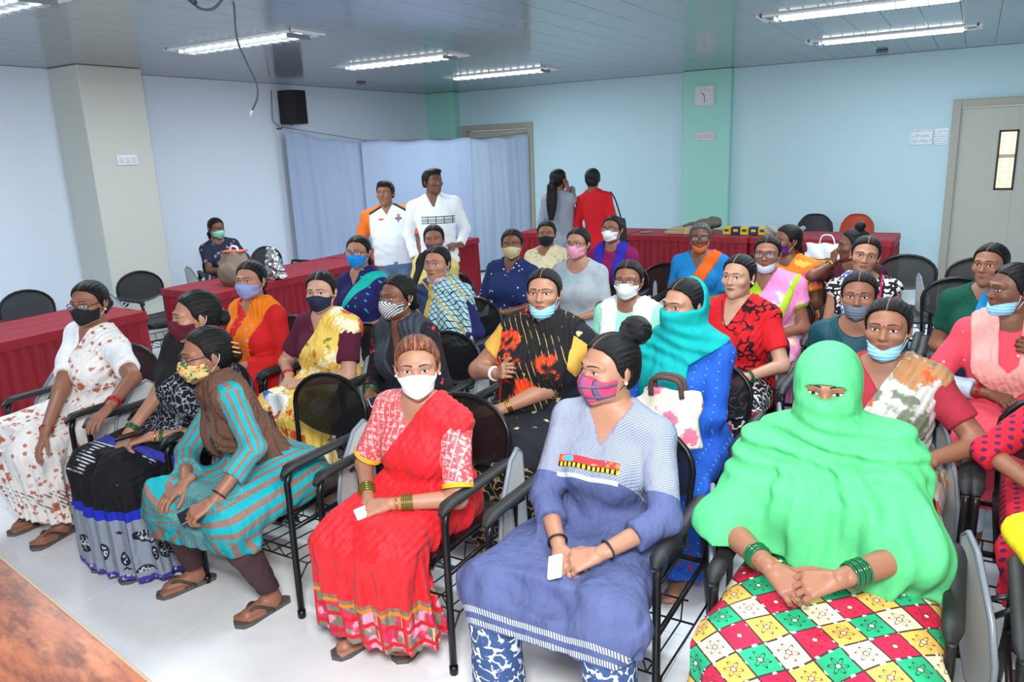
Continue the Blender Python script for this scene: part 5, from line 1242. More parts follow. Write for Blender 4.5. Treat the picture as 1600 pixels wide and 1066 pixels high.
add('yellow', label='person in yellow top cut off by the right edge, front row', headw=(.60, 2.26, 1.13), hip=(.50, R1), face=-10, skin=1, hair=('bun', 'black'), bangles=[('R', 2, M_GREENB, .03)],
    hands=dict(R=dict(w=(-.13, -.22, .70), d=(.7, -.6, -.1), n=(0, 0, 1), pose='rest', pole=(-.9, .3, -.3))), wear=[('top', dict(mat=CL['yellow_bright'], sl=1.0, fl=.4, name='kurta', lap=True, hem=.25)), ('trousers', dict(mat=CL['dark_purple'], hem=.1))])
# ---- second row
add('orangered', label='woman in red sleeves and orange dupatta with lavender mask, second row', head=(392, 438, 3.14), hip=(-3.72, R2), face=-34, hp=2, skin=1, lod=0, hair=('braid', 'black'), mask=('cloth', MK['lav']), earring=M_GOLD, g=1.02,
    wear=[('top', dict(name='kurta', mat=CL['red_orange_kurta'], sl=1, fl=.9, neck=('round', .08, .075), lap=True, hem=.25)), ('trousers', dict(mat=CL['orange_silk'])), ('band', dict(mat=CL['orange_cotton'], polys=[[(.10, .99), (-.02, .5), (-.06, .22)]], hw=.058, sh=(-1, 1))), ('band', dict(mat=CL['orange_cotton'], polys=[[(-.13, .92), (-.14, .6), (-.15, .3)]], hw=.045, sh=(-1, 1), name='vest_panel'))])
add('yellowsaree', label='woman in yellow floral saree with maroon blouse and navy mask, second row', head=(502, 456, 3.12), hip=(-3.10, R2), face=-22, hp=2, skin=0, lod=0, hair=('bun', 'black'), mask=('cloth', MK['navy']), g=1.1, belly=.15,
    hands=dict(L=dict(w=(-.03, -.34, .645), d=(-.9, -.3, -.2), n=(.2, -.3, .9), pose='rest', pole=(.8, .4, -.5)), R=dict(w=(-.10, -.33, .635), d=(.45, -.8, -.3), n=(-.3, -.1, .9), pose='curl', pole=(-.8, .3, -.4))), bangles=[('R', 3, M_REDB, .03)],
    wear=[('top', dict(mat=CL['maroon_silk'], sl=.72, neck=V_(.13, .07))), ('saree', dict(mat=CL['yellow_floral'], hem=.06, flare=.1, off=.024))])
add('blackkurta', label='woman in black kurta with salmon cuffs and houndstooth mask, second row', head=(621, 464, 3.08), hip=(-2.50, R2), face=-48, hp=2, skin=3, lod=0, hair=('lowbun', 'black'), mask=('cloth', MK['check']), earring=M_PEARL, g=.95,
    hands=dict(L=dict(w=(.06, -.37, .645), d=(-.6, -.75, -.2), n=(.3, -.2, .9), pose='curl'), R=dict(w=(-.08, -.36, .640), d=(.5, -.8, -.2), n=(-.4, -.2, .9), pose='curl')), bangles=[('R', 2, M_GREENB, .03)],
    wear=[('top', dict(name='kurta', mat=CL['black_pink'], sl=1, fl=.80, neck=V_(.15, .06), lap=True, hem=.25)), ('trousers', dict(mat=CL['salmon_cotton'])), ('band', dict(mat=CL['dark_scarf'], polys=[[(-.085, .99), (-.10, .70), (-.03, .42)], [(.085, .99), (.11, .72), (.03, .42)]], hw=.058, off=.028)), ])
add('scarfwoman', label='large woman in mustard blouse with black orange-flowered scarf, mask under chin', head=(850, 458, 3.18), hip=(-1.74, R2), face=-14, hp=-2, skin=1, lod=0, hair=('bun', 'black'), mask=('chin', MK['surg']), bindi='black', g=1.28, belly=.3,
    hands=dict(R=dict(w=(-.09, -.25, .84), d=(.55, -.45, .35), n=(-.5, -.7, .2), pose='curl', pole=(-.9, .2, -.5)), L=dict(w=(-.13, -.33, .665), d=(-.9, -.35, -.1), n=(.2, -.4, .9), pose='rest', pole=(.9, .2, -.5))), bangles=[('L', 3, M_GOLD, .035), ('R', 2, M_PEARL, .03)],
    wear=[('top', dict(mat=CL['mustard'], sl=.55, neck=('round', .08, .08))), ('skirt', dict(name='skirt', mat=CL['black_tan_dress'], hem=.06, flare=.12, off=.024)), ('top', dict(name='bodice', mat=CL['black_tan_dress'], sl=0, off=.018, neck=V_(.3, .12))), ('band', dict(mat=CL['black_orange_scarf'], polys=[[(-.11, .97), (-.12, .6), (-.08, .3)], [(.10, .97), (.10, .62), (-.02, .36)], [(-.07, .9), (.0, .78), (.07, .9)]], hw=.085, off=.034))])
add('tealhood', label='woman in blue kurta with teal scarf over head and mouth, second row', head=(1068, 477, 3.20), hip=(-1.02, R2), face=-42, hp=4, skin=1, lod=0, hair=('bun', 'black'), bindi='red', g=1.0,
    hands=dict(L=dict(w=(-.04, -.32, .66), d=(-.8, -.5, -.2), n=(.3, -.3, .9), pose='curl'), R=dict(w=(-.11, -.33, .64), d=(.5, -.8, -.2), n=(-.3, -.2, .9), pose='curl')),
    wear=[('top', dict(name='kurta', mat=CL['royal_blue'], sl=1, fl=.9, neck=None, lap=True, hem=.12, flare=.09)), ('trousers', dict(mat=CL['teal_mix'])), ('veil', dict(mat=CL['teal_gauze'], eyes=False, zlow=.70, slope=-.30, name='scarf', umax=.055, fold=.6, wu=[.15, .16, .16, .155, .09], wv=[.14, .15, .15, .13, .085]))])
add('maroonblouse', label='woman in maroon blouse and grey floral saree behind green-veiled woman, mask under chin', head=(1387, 513, 3.20), hip=(-.22, R2), face=-8, hp=-1, skin=2, lod=0, hair=('bun', 'black'), mask=('chin', MK['surg']), bindi='red', g=1.08,
    hands=dict(L=dict(w=(.10, -.26, .70), d=(-.9, -.35, .0), n=(.2, -.3, .9), pose='rest', pole=(.9, .2, -.5))), wear=[('top', dict(mat=CL['maroon_cotton'], sl=.66, neck=V_(.13, .09))), ('saree', dict(mat=CL['grey_bloom'], off=.024))])
add('reddots', label='woman in red dotted kurta with purple cuffs cut off by right edge', headw=(.48, 3.10, 1.10), hip=(.40, R2), face=-20, skin=2, lod=0, hair=('bun', 'black'), bangles=[('R', 3, M_GREENB, .05)], as_=1,
    hands=dict(R=dict(w=(-.05, -.36, .66), d=(.6, -.75, -.1), n=(-.2, -.1, .95), pose='curl', pole=(-1, .1, -.25))), wear=[('top', dict(name='kurta', mat=CL['red_dotted'], sl=1, fl=.18, lap=True, hem=.30)), ('trousers', dict(mat=CL['dark_purple'], hem=.12, tube=(.08, .08, .07)))], sandals='LR')
# ---- third row
add('navysaree', label='woman in navy saree with teal edge, blue mask and glasses, third row', head=(560, 394, 4.10), hip=(-3.66, R3), face=-24, hp=2, skin=1, hair=('pony', 'black'), mask=('cloth', MK['blue']), glasses=M_SPEC, g=1.0,
    wear=[('top', dict(mat=CL['navy_blouse'], sl=.7, neck=V_(.14, .08))), ('saree', dict(mat=CL['navy_teal']))])
add('shawl', label='woman wrapped in blue and ochre plaid shawl, striped mask below her chin', head=(683, 412, 4.05), hip=(-2.92, R3), face=-26, hp=0, skin=1, hair=('bun', 'black'), mask=('neck', MK['chequer']), bindi='red', g=.98,
    wear=[('top', dict(name='kurta', mat=CL['navy_blouse'], sl=1, fl=.4, lap=True, hem=.25)), ('trousers', dict(mat=CL['dark_teal'])), ('veil', dict(mat=CL['plaid_shawl'], hood=False, zlow=.60, slope=.12, name='shawl', wu=[.20, .225, .225, .205, .09], wv=[.17, .175, .17, .13, .08]))])
add('mint', label='woman in mint top and white V dupatta with white cone mask', head=(982, 438, 4.08), hip=(-1.64, R3), face=-14, hp=1, skin=2, hair=('bun', 'black'), mask=('n95', MK['n95']), glasses=M_SPEC, bindi='red', g=.98, face_fine=1,
    wear=[('top', dict(name='kurta', mat=CL['mint_cotton'], sl=.45, lap=True, hem=.25)), ('trousers', dict(mat=CL['white_cotton'])), ('band', dict(mat=CL['white_gauze'], polys=[[(-.11, .97), (-.09, .66), (-.01, .42)], [(.11, .97), (.09, .66), (.01, .42)]], hw=.055))])
add('redblack', label='woman in red saree with black embroidery and no mask, third row', head=(1154, 432, 4.10), hip=(-1.04, R3), face=-26, hp=1, skin=0, lod=0, hair=('bun', 'black'), bindi='red', earring=M_PEARL, g=1.0, necklace=M_DARKB,
    hands=dict(L=dict(w=(.10, -.36, .655), d=(-.25, -.9, -.25), n=(.1, -.3, .9), pose='rest', pole=(.8, .4, -.4))), bangles=[('L', 2, M_GREENB, .035)], wear=[('top', dict(mat=CL['red_plain'], sl=.7, neck=('sq', .13, .06))), ('saree', dict(mat=CL['red_black_saree'], off=.024)), ('skirt', dict(mat=CL['black_paisley'], off=.030, hem=.055, flare=.10))])
add('darkteal', label='woman in dark teal silk kurta with grey mask over mouth, third row', head=(1342, 462, 4.00), hip=(-.42, 4.06), face=-4, hp=1, skin=2, lod=0, hair=('lowbun', 'black'), mask=('mouth', MK['grey']), bindi='black', g=1.0, earring=M_GOLD,
    wear=[('top', dict(name='kurta', mat=CL['dark_teal'], sl=1, fl=.8, neck=('round', .08, .085), lap=True, hem=.2)), ('trousers', dict(mat=CL['dark_teal']))])
add('coral', label='woman in coral kurta and peach scarf with pale blue sleeves, right edge', head=(1581, 452, 4.05), hip=(.22, 4.12), face=-56, hp=3, skin=3, lod=0, hair=('bun', 'black'), mask=('chin', MK['surg']), g=1.02,
    hands=dict(R=dict(w=(-.02, -.22, .69), d=(.8, -.55, -.1), n=(-.2, -.2, .95), pose='curl', pole=(-1, .1, -.35)), L=dict(w=(.06, -.20, .93), d=(-.75, -.2, .4), n=(.3, -.8, .3), pose='curl', pole=(.8, .2, -.6))), bangles=[('R', 2, M_REDB, .04)],
    wear=[('top', dict(name='undershirt', mat=CL['pale_blue_knit'], sl=1, fl=.72, off=.008, lap=False)), ('top', dict(name='kurta', mat=CL['coral'], sl=.82, lap=True, hem=.25, off=.015)), ('trousers', dict(mat=CL['pale_grey'], hem=.1)), ('band', dict(mat=CL['peach_gauze'], polys=[[(-.10, .98), (-.09, .66), (.0, .50), (.09, .66), (.10, .98)]], hw=.055, off=.034))])
# ---- fourth row
add('green', label='woman in bottle green blouse with sky blue saree fold near right door', head=(1547, 414, 4.85), hip=(.13, 4.95), face=-20, hp=0, skin=2, face_fine=1, hair=('bun', 'black'), bindi='orange', g=1.08,
    wear=[('top', dict(mat=CL['bottle_green'], sl=.62, neck=V_(.13, .08))), ('saree', dict(mat=CL['sky_blue_silk'], top=(-.03, .95), bot=(-.17, .30)))])
add('purplemask', label='woman in pale yellow blouse with black panel and purple mask', head=(678, 374, 5.02), hip=(-3.76, R4), face=-6, hp=2, skin=2, hair=('bun', 'black'), mask=('mouth', MK['purple']), bindi='red', g=.95,
    wear=[('top', dict(mat=CL['pale_yellow'], sl=.6)), ('saree', dict(mat=CL['pale_yellow'])), ('band', dict(mat=CL['black_cotton'], polys=[[(-.10, .98), (-.10, .4)]], hw=.045, name='vest_panel'))])
add('navyfleck', label='woman in navy flecked shirt and brown trousers with beige mask', head=(800, 382, 5.02), hip=(-3.02, R4), face=-6, hp=2, skin=3, hair=('bun', 'black'), mask=('cloth', MK['beige']), g=1.05,
    hands=dict(L=dict(w=(.0, -.34, .66), d=(-.8, -.5, -.2), n=(.3, -.3, .9), pose='curl'), R=dict(w=(-.10, -.34, .64), d=(.5, -.8, -.2), n=(-.3, -.2, .9), pose='curl')), bangles=[('L', 2, M_GOLD, .03)],
    wear=[('top', dict(name='shirt', mat=CL['navy_fleck'], sl=.85, neck=V_(.10, .05), lap=True, hem=.42)), ('trousers', dict(mat=CL['brown_plain'], hem=.1, tube=(.08, .08, .07)))])
add('greykurta', label='woman in grey kurta with pink mask and glasses', head=(903, 381, 5.03), hip=(-2.42, R4), face=-26, hp=1, skin=1, hair=('bun', 'black'), mask=('cloth', MK['pink']), glasses=M_SPEC, g=1.0,
    wear=[('top', dict(name='kurta', mat=CL['grey_kurta'], sl=.75, neck=('round', .1, .085), lap=True, hem=.2)), ('trousers', dict(mat=CL['grey_marl']))])
add('pinksaree', label='woman in pink saree with lime green border, glasses, pale mask below chin', head=(1199, 397, 5.00), hip=(-1.06, R4), face=-10, hp=0, skin=2, face_fine=1, hair=('bun', 'black'), mask=('chin', MK['pale']), glasses=M_SPEC, bindi='black', g=1.08,
    wear=[('top', dict(mat=CL['lime'], sl=.5, neck=V_(.12, .08))), ('saree', dict(mat=CL['pink_saree'], arm=.45)), ('band', dict(mat=CL['lime'], polys=[[(.19, .95), (.10, .55), (.02, .30)]], hw=.022, off=.03, sh=(1,), name='border_band', arms=.0))])
add('monoprint', label='smiling young woman in sleeveless black and white print', head=(1352, 399, 5.06), hip=(-.50, R4), face=0, hp=2, hr=8, skin=1, face_fine=1, hair=('bun', 'black'), g=.98, earring=M_GOLD,
    wear=[('top', dict(name='kurta', mat=CL['mono_print'], sl=.02, neck=('round', .09, .085), lap=True, hem=.25)), ('trousers', dict(mat=CL['black_cotton'])), ('band', dict(mat=CL['indigo_print'], polys=[[(-.09, .98), (-.05, .45)]], hw=.04))])
# ---- fifth row
add('cream', label='woman in cream saree and black mask in the back row', head=(854, 366, 5.95), hip=(-3.16, R5), face=-6, hp=1, skin=2, hair=('bun', 'black'), mask=('cloth', MK['black']), g=1.05, wear=[('top', dict(mat=CL['cream_saree'], sl=.6)), ('saree', dict(mat=CL['cream_saree'], arm=.3))])
add('plum', label='woman in plum dress with royal blue scarf and white cone mask, back row', head=(957, 359, 5.98), hip=(-2.56, R5), face=-26, hp=-4, skin=2, hair=('bun', 'black'), mask=('n95', MK['n95']), glasses=M_SPEC, g=1.02,
    wear=[('top', dict(name='kurta', mat=CL['plum'], sl=.8, lap=True, hem=.2)), ('trousers', dict(mat=CL['plum'])), ('band', dict(mat=CL['royal_violet'], polys=[[(-.10, .98), (-.09, .35)], [(.10, .98), (.09, .35)]], hw=.042))])
add('elder', label='grey-haired elderly woman in blue blouse and orange saree, back row', head=(1094, 371, 5.98), hip=(-1.80, R5), face=-2, hp=2, skin=3, hair=('lowbun', 'grey'), mask=('chin', MK['orange']), glasses=M_SPEC, g=1.12, face_fine=1,
    wear=[('top', dict(mat=CL['cobalt'], sl=.85, neck=V_(.12, .07))), ('skirt', dict(mat=CL['orange_silk'], off=.02)), ('band', dict(name='pallu', mat=CL['orange_silk'], polys=[[(.12, .95), (.02, .62), (-.12, .28)], [(-.12, .25), (.12, .2)]], hw=.052, sh=(1,)))])
add('orangeprint', label='woman in orange floral top looking left, purple mask, back row', head=(1230, 376, 5.92), hip=(-1.13, R5), face=-62, hp=3, skin=3, hair=('braid', 'black'), mask=('mouth', MK['purple']), g=1.0, wear=[('top', dict(name='blouse', mat=CL['orange_floral'], sl=.6)), ('saree', dict(mat=CL['orange_floral'], arm=.3))])
add('profilebun', label='woman with high bun in profile, hand raised to her face, back row', head=(1333, 383, 5.88), hip=(-.68, R5), face=-80, hp=6, skin=3, hair=('highbun', 'black'), g=.98,
    hands=dict(R=dict(rel=(-.02, -.13, -.06), d=(.1, .25, .95), n=(-.7, -.6, .2), pose='curl', pole=(-.6, -.2, -.9))), bangles=[('R', 2, M_GOLD, .03)], wear=[('top', dict(name='kurta', mat=CL['dark_maroon'], sl=.6, lap=True, hem=.2)), ('trousers', dict(mat=CL['black_cotton']))])
# ---- others
add('phonewall', label='woman in dark floral dress with mint mask, sitting by the left wall', head=(338, 357, 5.75), hip=(-7.12, 5.76), rot=math.radians(62), face=28, hp=10, skin=3, hair=('pony', 'black'), mask=('cloth', MK['mint']), g=.98,
    hands=dict(L=dict(w=(.10, -.34, .80), d=(-.3, -.7, .5), n=(.2, .5, .8), pose='curl'), R=dict(w=(-.08, -.36, .72), d=(.4, -.85, .2), n=(-.2, .2, .95), pose='curl')), wear=[('top', dict(name='dress', mat=CL['navy_bloom'], sl=.7, lap=True, hem=.2)), ('trousers', dict(mat=CL['black_cotton']))])
add('poloman', label='man standing in orange and white polo shirt before the white sheet', head=(602, 302, 6.05), hip=(-4.98, 6.05), sit=False, male=True, rot=math.radians(32), face=-22, hp=2, skin=2, hair=('short', 'black'), crotch=.76, g=1.08, belly=.25, hs=1.0,
    wear=[('trousers', dict(mat=CL['jeans'], hem=.06)), ('top', dict(name='polo_shirt', mat=CL['polo'], sl=.8, neck=V_(.09, .05), t0=.02, off=.014, slf=.012))])
add('shirtman', label='man standing in white shirt with checked chest band beside polo man', head=(676, 284, 6.05), hip=(-4.43, 6.10), sit=False, male=True, rot=math.radians(34), face=36, hp=0, skin=3, hair=('short', 'black'), crotch=.80, g=1.04, hs=1.0,
    hands=dict(L=dict(w=(.15, -.19, .99), d=(-.7, -.6, .05), n=(.3, -.3, .9), pose='curl', pole=(.5, .7, -.8)), R=dict(w=(-.25, -.06, .80), d=(0, -.15, -1), n=(-1, -.2, 0), pose='curl')), bangles=[('L', 1, M_STEEL, .02)],
    wear=[('trousers', dict(mat=CL['brown_plain'], hem=.06)), ('top', dict(name='shirt', mat=CL['band_shirt'], sl=1, fl=.95, neck=V_(.12, .05), t0=-.02, off=.014))])
add('greyback', label='standing woman in grey kurta with long hair, phoning with her back turned', head=(873, 281, 7.75), hip=(-3.94, 7.78), sit=False, rot=math.radians(180), face=140, hp=2, skin=2, hair=('long', 'black'), crotch=.74, g=.98,
    hands=dict(R=dict(w=(.13, -.13, 1.50), d=(-.2, -.3, .95), n=(.8, -.5, .2), pose='curl', pole=(.9, -.2, -.8)), L=dict(w=(-.14, -.18, 1.45), d=(.0, .0, 1), n=(-1, -.1, 0), pose='curl', pole=(-.9, .1, -.8))), wear=[('trousers', dict(mat=CL['pale_grey'])), ('top', dict(name='kurta', mat=CL['grey_marl'], sl=1, fl=.3, lap=True, hem=.55))])
SPEC['greyback']['hands'] = dict(R=dict(rel=(-.10, -.035, -.035), d=(.15, -.15, 1), n=(-.9, -.3, .1), pose='curl', pole=(-.25, -.35, -1)))
add('redback', label='standing woman in scarlet kurta seen from behind with shoulder bag', head=(926, 280, 7.80), hip=(-3.48, 7.83), sit=False, rot=math.radians(170), face=172, hp=4, skin=3, hair=('bun', 'black'), crotch=.74, g=1.05, wear=[('trousers', dict(mat=CL['lilac_black'])), ('top', dict(name='kurta', mat=CL['scarlet'], sl=1, fl=.3, lap=True, hem=.70))])
BD = {}
for key, P in SPEC.items(): BD[key] = person(P)
# ================================================================== chairs under everybody, empty chairs, loose things
SHORT = dict(white='woman in white floral saree', blacksaree='woman in black saree with blue band', striped='woman in turquoise striped kurta, its back half showing', redsaree='woman in bright red saree', denim='woman in blue denim-look kurta', greenveil='woman in the green veil',
  yellow='person in yellow at the right edge', orangered='woman with lavender mask', yellowsaree='woman in yellow floral saree', blackkurta='woman in black kurta with houndstooth mask', scarfwoman='large woman with orange-flowered scarf', tealhood='woman in teal head scarf', maroonblouse='woman in maroon blouse',
  reddots='woman in red dotted kurta', navysaree='woman in navy saree with blue mask', shawl='woman in the plaid shawl', mint='woman in the mint top', redblack='woman in red and black saree', darkteal='woman in dark teal kurta', coral='woman in coral kurta', green='woman in bottle green blouse',
  purplemask='woman in pale yellow blouse', navyfleck='woman in navy flecked shirt', greykurta='woman in grey kurta with pink mask', pinksaree='woman in pink saree with lime border', monoprint='smiling woman in black and white print', cream='woman in cream saree', plum='woman in plum dress', elder='grey-haired elderly woman',
  orangeprint='woman in orange floral top', profilebun='woman with the high bun', phonewall='woman sitting by the left wall')
for key, P in SPEC.items():
    if P.get('sit', True):
        b = BD[key]; x, y = b.hip[0], b.hip[1]; rz = P.get('rot', 0.0)
        if key == 'striped': x, y = -2.535, R1
        d = rotz(rz)@np.array([0, -.05, 0]); chair(x+d[0], y+d[1], 'black steel chair under the '+SHORT[key], rz)
for x, y, rz, lab in ((-6.50, 3.40, 90, 'empty black chair behind the nearer left table by the cream column'), (-6.80, 2.62, 90, 'empty black chair behind the nearer left table at the left edge'), (-6.50, 4.42, 84, 'empty black chair at the near end of the backpack table'),
    (-6.78, 6.28, 90, 'empty black chair behind the backpack table beside the foil bag'), (-2.18, 5.95, 0, 'empty black chair between plum-dressed woman and grey-haired woman'), (-1.55, 6.85, 0, 'empty black chair behind the grey-haired woman'), (-.42, 6.95, 0, 'empty black chair behind the smiling woman in print'),
    (.10, 6.90, 0, 'empty black chair in front of the right door'), (-.02, 5.85, 0, 'empty black chair behind the bottle green blouse'), (-.50, 6.0, 0, None), (.82, 4.95, 0, 'empty black chair right of the bottle green blouse'), (.20, 3.22, 0, None)):
    if lab: chair(x, y, lab, math.radians(rz), True, 'empty black tablet-arm chairs')
# ---- office chairs behind the back table
def office_chair(x, y, rgb, lab, w):
    t = thing('office_chair', lab, 'chair', (x, y, 0)); m = plain('office_upholstery', rgb, .6)
    def back(u, v): a = 2*u-1; return (a*w*(.86+.14*math.sqrt(max(0, 1-(2*v-1)**2))), .18+.08*v-.06*a*a*0+.05*a*a, .50+.40*v-.10*(abs(a)**3)*(v > .5)*v)
    MB().sheet(back, 14, 12, (0, .05, 0)).build('backrest', m, t, True)
    def seat(u, v): return ((u-.5)*w*2.1, -.26+v*.46, .47+.015*math.sin(u*math.pi)*math.sin(v*math.pi))
    MB().sheet(seat, 8, 8, (0, 0, -.07)).build('seat', m, t, True)
    MB().tube([(0, 0, .08), (0, 0, .42)], .028, 10).build('gas_column', M_CHF, t, True)
    for k in range(5):
        a = 2*math.pi*k/5; l = MB().tube([(0, 0, .09), (.28*math.cos(a), .28*math.sin(a), .055)], [.022, .016], 8).build('base_leg', M_CHF, t, True)
        MB().lathe([(.012, -.026), (.026, -.016), (.026, .016), (.012, .026)], 10, (.28*math.cos(a), .28*math.sin(a), .027)).build('caster', M_CHF, l, True)
    MB().tube([(0, .05, .44), (0, .24, .44), (0, .26, .56)], .016, 8).build('back_stem', M_CHF, t, True)
office_chair(-1.72, 10.30, (30, 34, 42), 'black padded office chair behind the right back table', .22)
office_chair(-1.22, 10.32, (176, 62, 30), 'rust orange round-backed office chair behind the right back table', .20)
# ---- bags, parcels and boxes on the tables
def lump(name, lab, cat, c, prims, mat, disp=None, h=.012, cuts=()):
    V, Q = solid(prims, h, cuts, disp); t = thing(name, lab, cat, tuple(c)); Geo().add(V, Q).build('body', mat, t); return t
M_KHAKI = cloth('khaki_canvas', (126, 112, 96), (), wr=.5); M_STRAPB = plain('bag_strap_black', (34, 32, 32), .7); M_STRAPW = plain('bag_strap_white', (226, 228, 230), .6)
p_ = spot(372, 444, .755); p_[2] = .755
bp_ = lump('backpack', 'khaki canvas backpack on the red table beside the lavender-masked woman', 'bag', p_, [(loft((0, 0, 0), (0, 0, .30), (1, 0, 0), [0, .15, .6, 1], [.15, .19, .175, .10], [.09, .11, .10, .06], None, 2.6), 0), (ell((0, -.09, .11), (.13, .045, .09)), .02)], M_KHAKI, lambda x, y, z: f32(.004)*np.sin(x*40+z*30)*np.sin(z*25))
MB().tube(curve_pts([(-.05, 0, .29), (-.03, 0, .34), (.04, 0, .34), (.06, 0, .29)], 5), .010, 6).build('handle', M_STRAPW, bp_, True)
for s in (-1, 1): MB().tube(curve_pts([(s*.10, .06, .27), (s*.19, .03, .20), (s*.20, .02, .08), (s*.15, .06, .02)], 5), .012, 6).build('strap', M_STRAPB, bp_, True)
tag(MB().box((0, 0, 0), (.20, .13, .012), bev=.002).build('red_folder', plain('folder_red', (206, 90, 80), .5), None, False, (p_[0]+.01, p_[1], .755+.304), (0, 0, .3)), 'small red folder lying on top of the khaki backpack', 'folder')
def foil():
    n = NB('silver_foil'); return n.out(S((200, 206, 212)), .22, n.bump(n.voro(n.obj(), 24, 1.0), .9, .03), Metallic=.9)
p_ = spot(432, 436, .755); p_[2] = .755
lump('foil_bag', 'crumpled silver foil bag beside the khaki backpack', 'bag', p_, [(loft((0, 0, 0), (-.03, 0, .30), (1, 0, 0), [0, .4, .8, 1], [.12, .10, .06, .04], [.06, .05, .03, .02], None, 2.4), 0)], foil(), lambda x, y, z: f32(.010)*np.sin(x*60+z*45)*np.sin(z*52-x*30), .011)
M_TAN = plain('tan_parcel_paper', (188, 164, 130), .7, var=.1, vs=6)
for k, (px, py, w, d, hh, rz, lab) in enumerate(((1052, 366, .52, .34, .035, .05, 'wide flat tan parcel at the bottom of pile on back table'), (1060, 361, .44, .30, .035, -.08, 'flat tan parcel on top of the wide tan parcel'))):
    p_ = spot(px, py, .76); t_ = thing('parcel', lab, 'parcel', (-3.02+.03*k, 9.45, .755+.036*k), rz, 'tan parcels on the back table')
    MB().box((0, 0, hh/2), (w, d, hh), bev=.004).build('box', M_TAN, t_); MB().box((0, 0, hh/2), (.03, d+.004, hh+.004)).build('tape', plain('parcel_tape', (206, 186, 150), .3), t_)
lump('cloth_bundle', 'olive brown crumpled cloth bag lying over the tan parcels', 'bag', (-2.78, 9.45, .826), [(ell((0, 0, .045), (.17, .12, .06)), 0), (cap((-.05, 0, .07), (-.30, -.02, .02), .022, .014), .03), (ell((.08, .02, .09), (.08, .08, .04)), .03)], cloth('olive_canvas', (104, 102, 82), ()), lambda x, y, z: f32(.010)*np.sin(x*34+y*20)*np.sin(y*40+z*30), .012)
for k, rgb in enumerate(((222, 196, 40), (40, 40, 96), (222, 196, 40), (40, 40, 96), (214, 188, 40))):
    t_ = thing('small_carton', ('first yellow', 'first navy', 'middle yellow', 'second navy', 'last yellow')[k]+' carton of the little row on the back table', 'carton', (-2.52+.105*k, 9.40, .755), .05*(k % 2), 'little cartons on the back table')
    MB().box((0, 0, .045), (.095, .11, .09), bev=.003).build('box', plain('carton_ink', rgb, .45), t_); MB().box((0, -.0555, .05), (.055, .002, .03)).build('print', plain('carton_print', (60, 60, 110) if k % 2 == 0 else (220, 200, 60), .5), t_)
def plastic():
    n = NB('clear_plastic_wrap'); tr = n.n('ShaderNodeBsdfTransparent'); mx = n.n('ShaderNodeMixShader'); mx.inputs[0].default_value = .5
    n.out(S((190, 204, 200)), .15, n.bump(n.noise(n.obj(), 30, 3), .8, .02)); n.t.links.new(tr.outputs[0], mx.inputs[1]); n.t.links.new(n.b.outputs[0], mx.inputs[2]); n.t.links.new(mx.outputs[0], n.t.nodes['Material Output'].inputs[0]); return n.mat
wb_ = lump('wrapped_bouquet', 'green bouquet wrapped in clear plastic on the back table', 'bouquet', (-1.86, 9.40, .755), [(cap((-.16, 0, .06), (.20, 0, .07), .075, .035), 0)], plastic(), lambda x, y, z: f32(.010)*np.sin(x*50+z*60), .013)
fm = plain('bouquet_leaf', (70, 104, 74), .6); lm_ = MB().sheet(lambda u, v: ((v-.5)*.12, (u-.5)*.03*math.sin(max(.05, v)*math.pi), .02*math.sin(v*3)), 2, 4).mesh('leaf', fm, True)
for k in range(14): link('leaf', lm_, wb_, (RNG.uniform(-.14, .12), RNG.uniform(-.03, .03), RNG.uniform(.03, .10)), (RNG.uniform(-.6, .6), RNG.uniform(-.6, .6), RNG.uniform(-.5, .5)))
M_PHONE = plain('phone_black', (18, 19, 22), .15); M_CARD = plain('white_card', (244, 246, 246), .5); M_SCREEN = plain('phone_glass', (34, 38, 46), .05)
t_ = thing('table_phone', 'small grey gadget lying on the red back table', 'gadget', (-3.55, 9.35, .757)); MB().box((0, 0, .006), (.14, .07, .012), bev=.003).build('case', plain('gadget_grey', (130, 136, 142), .4), t_); MB().box((0, 0, .0125), (.10, .05, .002)).build('face', M_SCREEN, t_)
BX = spot(1288, 404, .60)
t_ = lump('carry_bag', 'white carry bag with loop handles on the yellow box behind pink saree', 'bag', (BX[0], BX[1], .60), [(loft((0, 0, 0), (0, 0, .16), (1, 0, 0), [0, .5, 1], [.20, .20, .19], [.06, .05, .02], None, 3), 0)], plain('white_bag_paper', (232, 236, 242), .5), lambda x, y, z: f32(.006)*np.sin(x*40+z*30), .012)
MB().tube(curve_pts([(-.06, 0, .15), (-.03, 0, .24), (.06, 0, .24), (.10, 0, .15)], 6), .008, 6).build('handle', M_STRAPW, t_, True)
t_ = thing('storage_box', 'ochre yellow cardboard box under the white carry bag', 'box', (BX[0], BX[1], 0)); MB().box((0, 0, .295), (.44, .30, .59), bev=.006).build('carton', plain('ochre_card', (190, 140, 62), .7), t_); MB().box((0, 0, .594), (.446, .06, .006)).build('tape', plain('box_tape', (206, 176, 120), .4), t_)
